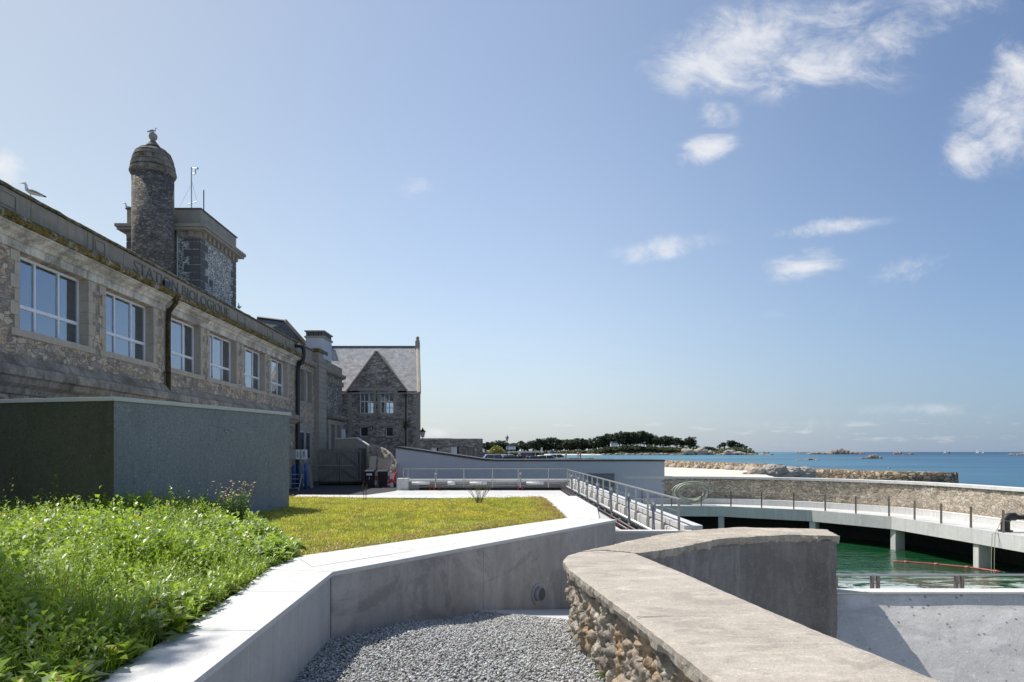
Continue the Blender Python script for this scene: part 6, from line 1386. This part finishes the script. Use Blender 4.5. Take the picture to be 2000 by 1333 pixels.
struct(npmesh('hills',V,grid_faces(nu,nv),M['point']))
V=[];
for i in range(40):
    for j in range(6): px=1030+(1165-1030)*i/39; V.append((ix(px),YI-75+j*12,-5.3+j*.42))
struct(npmesh('far_beach',np.array(V),grid_faces(40,6),M['sand'],smooth=True))
sp=[]
r=random.Random(8)
for k in range(70):
    px=r.uniform(1150,1490); d=r.uniform(0,14); sp.append(((ix(px),YI-36-d*.3,-4.9+r.uniform(0,1)),(r.uniform(2,6),r.uniform(2,5),r.uniform(.8,2.6))))
tag(rock_mesh('shore_stones',sp,M['rock'],seed=3,sub=1,amp=.5,fr=.2),kind='stuff')
for k,(px,py,rx,rz_,lb) in enumerate(((1330,880,8,6,'pale crag below the pines, left of the pair on the wooded point'),(1353,881,9,7.5,'large pale crag in the middle of the wooded point'),(1372,883,6,4,'low pale crag right of the large one on the point'),(1408,883,9,5,'pale crag at the left foot of the small wooded knoll'),(1428,884,7,4,'low pale rock below the small wooded knoll'),(1477,887,7,1.5,'flat pale rock at the tip of the wooded point'))):
    o=rock_mesh('crag',[((ix(px),YI-42,iz(py)-2),(rx*1.1,rx*.8,rz_)),((ix(px)+rx*.7,YI-44,iz(py)-3),(rx*.7,rx*.6,rz_*.7))],M['rock'],seed=k+60,sub=3,amp=.6,fr=.2); tag(o,lb,'rock','crags on the wooded point')
def pine(seed, h, spread, lean, shape):
    r=random.Random(seed); t_=thing('pine_tree','tall dark pine with a flat spreading crown on the wooded point','tree',(0,0,0),'pines on the wooded point')
    top=Vector((lean,0,h)); MB().tube([(0,0,-3),(lean*.25,0,h*.35),(lean*.6,0,h*.7),tuple(top)],[.55,.42,.3,.12],6).build('trunk',M['bark'],t_)
    P_=[];D2=[]; cl=[]; lo=.25 if shape else .45
    for k in range(19):
        f=r.uniform(lo,1.0); rr=spread*(1.15-abs(f-.75)*1.5)*r.uniform(.3,1) ; a=r.uniform(0,6.28); cl.append((Vector((lean*f+math.cos(a)*rr,math.sin(a)*rr,h*f)),r.uniform(.2,.46)*spread))
    for c,rad in cl:
        for q in range(60):
            v=Vector((r.gauss(0,1),r.gauss(0,1),r.gauss(0,1))).normalized()*rad*r.uniform(.5,1); v.z*=.62; P_.append((c+v)[:]); D2.append((r.gauss(0,1),r.gauss(0,1),r.gauss(.2,.6)))
    L_=np.full(len(P_),1.6)*rng.uniform(.6,1.2,len(P_)); c2=np.array([.075,.10,.062])*rng.uniform(.5,1.6,(len(P_),1))
    leafmesh('crown',leaves(np.array(P_),np.array(D2,float),L_,L_*.75),c2,M['needle'],t_); return t_
protos=[pine(1,17,7,1.5,0),pine(2,15,6,-1.5,1),pine(3,18,8,2.5,0),pine(4,13,6,0,1),pine(5,16,6.5,-2,0)]
used=[0]*5
def put(px,pyb,Y,sc,k):
    loc=((px-CX)*Y/F,Y,(HY-pyb)*Y/F-1.0); rz=rng.uniform(0,6.28)
    if not used[k]: used[k]=1; o=protos[k]; o.location=loc; o.rotation_euler=(0,0,rz); o.scale=(sc,)*3
    else: copy_tree(protos[k],None,loc,rz,None,sc)
topline=[(946,866),(975,862),(1000,864),(1030,862),(1060,857),(1090,856),(1130,857),(1160,857),(1170,852),(1185,850),(1200,846),(1225,843),(1245,845),(1262,842),(1275,850),(1282,857),(1295,852),(1320,853),(1337,858),(1348,853),(1356,857)]
tpx=[p[0] for p in topline]; tpy=[p[1] for p in topline]; r=random.Random(11)
px=946.
while px<1362:
    gy=float(np.interp(px,pxs,pys)); ty=float(np.interp(px,tpx,tpy))
    for row in range(2 if px<1165 else 3):
        Y=YI+row*22+r.uniform(-8,8); pyb=gy-1; hh=(pyb-ty)*Y/F; k=r.randrange(5); H0=(17,15,18,13,16)[k]; sc=hh/H0*(r.uniform(.72,1.1) if row<1 else r.uniform(.4,.95)); put(px+r.uniform(-3,3),pyb+row*.3,Y,sc,k)
    px+=4.6 if px<1165 else 5.6
for px,gy,hpx in ((1385,882,9),(1394,881,7),(1405,878,9),(1415,877,12),(1424,876,13),(1433,876,13),(1442,876,11),(1450,878,10),(1458,880,9),(1465,882,7),(1376,880,8),(1400,882,6),(1362,879,9),(1368,881,8),(1381,881,9),(1390,882,9),(1351,878,12),(1471,884,5),(1410,878,13),(1428,876,15),(1437,877,13),(1446,878,11)):
    k=r.randrange(5); put(px,gy+1,YI,hpx*YI/F/(17,15,18,13,16)[k]*1.15,k)
for i,(px,py,w_,h_,lb) in enumerate(((1191,867,5,4,'small pale house among the pines on the wooded point'),(997,873,7,5,'long pale house half hidden by the pines at the left'),)):
    x=ix(px); z=iz(py); t_=thing('far_house',lb,'house',(x,YI-46,z-4)); MB().box(x-w_*1.1,x+w_*1.1,YI-46,YI-38,z-5,z).build('wall',M['coping'],t_)
    MB().extr([(x-w_*1.2,z),(x+w_*1.2,z),(x+w_*.7,z+3),(x-w_*.7,z+3)],YI-46.5,YI-37.5).build('roof',M['slateL'],t_); 
    for q in (-.6,0,.6): MB().box(x+w_*q-.5,x+w_*q+.5,YI-46.1,YI-46.02,z-3,z-1.4).build('window',M['glassdk'],t_)
V=[];nb=22000; px_=rng.uniform(940,1480,nb); gyb=np.interp(px_,pxs,pys); Yb=rng.uniform(YI-30,YI+30,nb); P3=np.stack([(px_-CX)*Yb/F,Yb,(HY-gyb)*Yb/F-rng.uniform(0,5,nb)+rng.uniform(0,5.,nb)*(vnoise(np.stack([px_*.1,px_*0,px_*0],1)))],1)
kk=(P3[:,2]>-3.2)&(vnoise(np.stack([px_*.25,P3[:,2]*.3,px_*0],1),4)>.38); P3=P3[kk]; nb=len(P3)
tag(leafmesh('undergrowth',leaves(P3,rng.normal(0,1,(nb,3)),np.full(nb,1.8),np.full(nb,1.3)),np.array([.09,.12,.05])*rng.uniform(.5,1.9,(nb,1)),M['needle']),kind='stuff')
# sailing boats
n=N('sail_cloth'); d_=n.n('ShaderNodeBsdfTranslucent'); d_.inputs[0].default_value=(.9,.9,.9,1); n.out((.85,.85,.85),.7); x_=n.n('ShaderNodeMixShader'); x_.inputs[0].default_value=.6; n.l(n.p.outputs[0],x_.inputs[1]); n.l(d_.outputs[0],x_.inputs[2]); n.l(x_.outputs[0],n.o.inputs[0]); sail=n.m
def boat(px,hpx,lb,dark=False):
    Y=1900.; x=(px-CX)*Y/F; h=hpx*Y/F; b=thing('sailing_boat',lb,'boat',(x,Y,-5)); m2=M['pipe'] if dark else M['white']; l=h*.34
    MB().add([(x-l,Y,-3.7),(x+l*1.1,Y,-3.5),(x-l*.9,Y-1.5,-3.8),(x+l*.2,Y-1.8,-3.7),(x-l*.9,Y+1.5,-3.8),(x+l*.2,Y+1.8,-3.7),(x-l*.8,Y,-5.2),(x+l*.8,Y,-5.2)],[(0,2,6),(2,3,7,6),(3,1,7),(0,6,4),(4,6,7,5),(5,7,1),(0,4,5,1,3,2)]).build('hull',m2,b)
    MB().tube([(x,Y,-4),(x,Y,-5+h)],.12,6).build('mast',M['galv'],b)
    MB().add([(x-.1,Y,-3.2),(x-l*.95,Y+.6,-3.2),(x-.1,Y,-5.3+h),(x-.1,Y+.15,-3.2),(x-l*.95,Y+.75,-3.2),(x-.1,Y+.15,-5.3+h)],[(0,1,2),(5,4,3),(0,3,4,1),(1,4,5,2),(2,5,3,0)]).build('mainsail',M['wood'] if dark else sail,b)
    MB().add([(x+.2,Y,-5+h*.85),(x+l*1.0,Y+.3,-3.3),(x+.2,Y+.5,-3.2),(x+.2,Y+.12,-5+h*.85),(x+l*1.0,Y+.42,-3.3),(x+.2,Y+.62,-3.2)],[(0,1,2),(5,4,3),(0,3,4,1),(1,4,5,2),(2,5,3,0)]).build('jib',sail if not dark else M['wood'],b)
boat(1845.5,7.5,'white sailing boat left of a brown sailed one near the right of the horizon'); boat(1854.5,5,'small brown sailed boat near the right of the horizon',True)
boat(1909,9.5,'tallest white sailing boat on the horizon'); boat(1920,6.5,'white sailing boat just right of the tallest one')
# =============================================================== SKY, SUN, CAMERA
w = bpy.data.worlds.new('World'); S.world = w; w.use_nodes = True; t = w.node_tree; t.nodes.clear()
def wn(ty, **k):
    x = t.nodes.new(ty)
    for a,b in k.items(): setattr(x,a,b)
    return x
L = t.links.new
el = math.asin(SUNV.z); az = math.atan2(SUNV.x, SUNV.y)
sky = wn('ShaderNodeTexSky', sky_type='NISHITA', sun_disc=False, sun_elevation=el, sun_rotation=az, altitude=0, air_density=1.0, dust_density=.5, ozone_density=1.4)
tc = wn('ShaderNodeTexCoord'); sp = wn('ShaderNodeSeparateXYZ'); L(tc.outputs['Generated'], sp.inputs[0])
def wm(op,a,b=None,c=None):
    x = wn('ShaderNodeMath', operation=op)
    for i,v in enumerate((a,b,c)):
        if v is None: continue
        if isinstance(v,(int,float)): x.inputs[i].default_value = v
        else: L(v,x.inputs[i])
    return x.outputs[0]
yy = wm('MAXIMUM', sp.outputs['Y'], .02); uu = wm('DIVIDE', sp.outputs['X'], yy); vv = wm('DIVIDE', sp.outputs['Z'], yy)
cb = wn('ShaderNodeCombineXYZ'); L(uu,cb.inputs[0]); L(vv,cb.inputs[1])
def U(px,py): return ((px-CX)/F,(HY-py)/F)
def wnoise(sc,det,rot=0,rough=.6,stretch=(1,1,1),dist=0,loc=(0,0,0)):
    m = wn('ShaderNodeMapping'); L(cb.outputs[0],m.inputs[0]); m.inputs['Rotation'].default_value=(0,0,rot); m.inputs['Scale'].default_value=stretch; m.inputs['Location'].default_value = loc
    x = wn('ShaderNodeTexNoise'); L(m.outputs[0],x.inputs['Vector']); x.inputs['Scale'].default_value=sc; x.inputs['Detail'].default_value=det; x.inputs['Roughness'].default_value=rough; x.inputs['Distortion'].default_value=dist
    return x.outputs['Fac']
clouds = [ # px,py,rx,ry,rot deg,strength
 (1440,95,175,80,18,1.0),(1560,120,150,75,10,.75),(1350,130,80,55,30,.9),(1760,60,130,65,15,.65),(1850,20,110,45,10,.45),(1620,40,160,50,5,.45),
 (1405,225,45,30,0,.75),(1380,293,60,30,18,.95),(1960,235,85,85,50,1.0),(1895,300,60,50,20,.95),(1990,130,60,60,60,.9),
 (1295,485,115,24,8,.8),(1250,497,60,22,5,.7),(1620,442,120,20,9,.7),(1575,520,75,30,8,.95),(1600,505,50,25,0,.8),(820,362,40,22,10,.4),
 (10,330,48,35,-30,1.1),(1790,530,90,28,8,.35),(1700,150,110,40,10,.35),(850,845,45,16,0,.85),(1800,800,160,14,0,.3),(1560,830,120,12,0,.3),(1000,775,200,22,-8,.16),(1520,620,160,30,5,.12)]
nz = wnoise(9,9,-.35,.66,(1,1.7,1),.7); nz2 = wnoise(38,6,-.35,.65,(1,1.5,1),.2,(3,1,0)); nzm = wm('ADD', wm('MULTIPLY',nz,.78), wm('MULTIPLY',nz2,.22))
tot = None
for px,py,rx,ry,rd_,st in clouds:
    m = wn('ShaderNodeMapping', vector_type='TEXTURE'); L(cb.outputs[0],m.inputs[0]); u_,v_ = U(px,py)
    m.inputs['Location'].default_value=(u_,v_,0); m.inputs['Rotation'].default_value=(0,0,math.radians(rd_)); m.inputs['Scale'].default_value=(rx/F*1.5,ry/F*1.5,1)
    ln = wn('ShaderNodeVectorMath', operation='LENGTH'); L(m.outputs[0],ln.inputs[0])
    r_ = wn('ShaderNodeMapRange', interpolation_type='SMOOTHSTEP'); L(ln.outputs['Value'],r_.inputs[0]); r_.inputs[1].default_value=0; r_.inputs[2].default_value=1; r_.inputs[3].default_value=st; r_.inputs[4].default_value=0
    tot = r_.outputs[0] if tot is None else wm('MAXIMUM',tot,r_.outputs[0])
al = wn('ShaderNodeMapRange', interpolation_type='SMOOTHSTEP'); L(wm('ADD',wm('MULTIPLY',tot,.62),wm('MULTIPLY',wm('SUBTRACT',nzm,.5),2.1)),al.inputs[0]); al.inputs[1].default_value=-.02; al.inputs[2].default_value=.88
alpha = wm('MULTIPLY', wm('MULTIPLY', al.outputs[0], wm('MINIMUM',wm('MULTIPLY',tot,3.0),1.0)), .88)
# low bank of small clouds near the horizon and a pale veil
band = wn('ShaderNodeMapRange', interpolation_type='SMOOTHSTEP'); L(wm('ABSOLUTE',wm('SUBTRACT',vv,.030)),band.inputs[0]); band.inputs[1].default_value=0; band.inputs[2].default_value=.03; band.inputs[3].default_value=.35; band.inputs[4].default_value=0
bn = wn('ShaderNodeMapRange', interpolation_type='SMOOTHSTEP'); L(wnoise(16,6,0,.6,(1,5,1)),bn.inputs[0]); bn.inputs[1].default_value=.54; bn.inputs[2].default_value=.7
alpha = wm('MAXIMUM', alpha, wm('MULTIPLY',band.outputs[0],bn.outputs[0]))
mx = wn('ShaderNodeMix', data_type='RGBA'); L(alpha,mx.inputs[0]); hs = wn('ShaderNodeHueSaturation'); hs.inputs['Saturation'].default_value = .82; L(sky.outputs[0],hs.inputs['Color'])
hz = wn('ShaderNodeMapRange'); L(wm('POWER', wm('SUBTRACT',1.0,wm('MINIMUM',wm('MAXIMUM',sp.outputs['Z'],0.0),1.0)), 7.0),hz.inputs[0]); hz.inputs[3].default_value=0; hz.inputs[4].default_value=.80
hm = wn('ShaderNodeMix', data_type='RGBA'); L(hz.outputs[0],hm.inputs[0]); L(hs.outputs[0],hm.inputs[6]); hm.inputs[7].default_value=(HZ[0],HZ[1],HZ[2],1)
gr_ = wn('ShaderNodeMapRange', interpolation_type='SMOOTHSTEP'); L(sp.outputs['X'],gr_.inputs[0]); gr_.inputs[1].default_value=.02; gr_.inputs[2].default_value=.78
gm = wn('ShaderNodeMix', data_type='RGBA', blend_type='MULTIPLY'); L(gr_.outputs[0],gm.inputs[0]); L(hm.outputs[2],gm.inputs[6]); gm.inputs[7].default_value=(.52,.65,.82,1)
gl_ = wn('ShaderNodeMapRange', interpolation_type='SMOOTHSTEP'); L(sp.outputs['X'],gl_.inputs[0]); gl_.inputs[1].default_value=.05; gl_.inputs[2].default_value=-.6
gq = wn('ShaderNodeMix', data_type='RGBA', blend_type='MULTIPLY'); L(gl_.outputs[0],gq.inputs[0]); L(gm.outputs[2],gq.inputs[6]); gq.inputs[7].default_value=(1.04,.97,.84,1)
L(gq.outputs[2],mx.inputs[6]); mx.inputs[7].default_value=(CLOUD,CLOUD*1.0,CLOUD*1.03,1)
bg = wn('ShaderNodeBackground'); L(mx.outputs[2],bg.inputs[0]); bg.inputs[1].default_value = SKY
ou = wn('ShaderNodeOutputWorld'); L(bg.outputs[0],ou.inputs[0])
ld = bpy.data.lights.new('sun','SUN'); ld.energy = SUN; ld.angle = math.radians(.5); ld.color = (1,.96,.9)
lo = bpy.data.objects.new('sun',ld); C.objects.link(lo); lo.rotation_euler = SUNV.to_track_quat('Z','Y').to_euler(); lo.location = (-20,16,40)
cd = bpy.data.cameras.new('camera'); cd.sensor_width = 36; cd.lens = 24*F/1333.33; cd.shift_x = 22/2000; cd.shift_y = (HY-666.5)/2000; cd.clip_start=.1; cd.clip_end = 60000
co = bpy.data.objects.new('camera',cd); C.objects.link(co); co.location=(0,0,0); co.rotation_euler=(math.pi/2,0,0); S.camera = co
S.view_settings.view_transform='Standard'; S.view_settings.look='None'; S.view_settings.exposure=EXPO; S.view_settings.gamma=1
S.render.engine='CYCLES'; S.render.resolution_x=1024; S.render.resolution_y=682
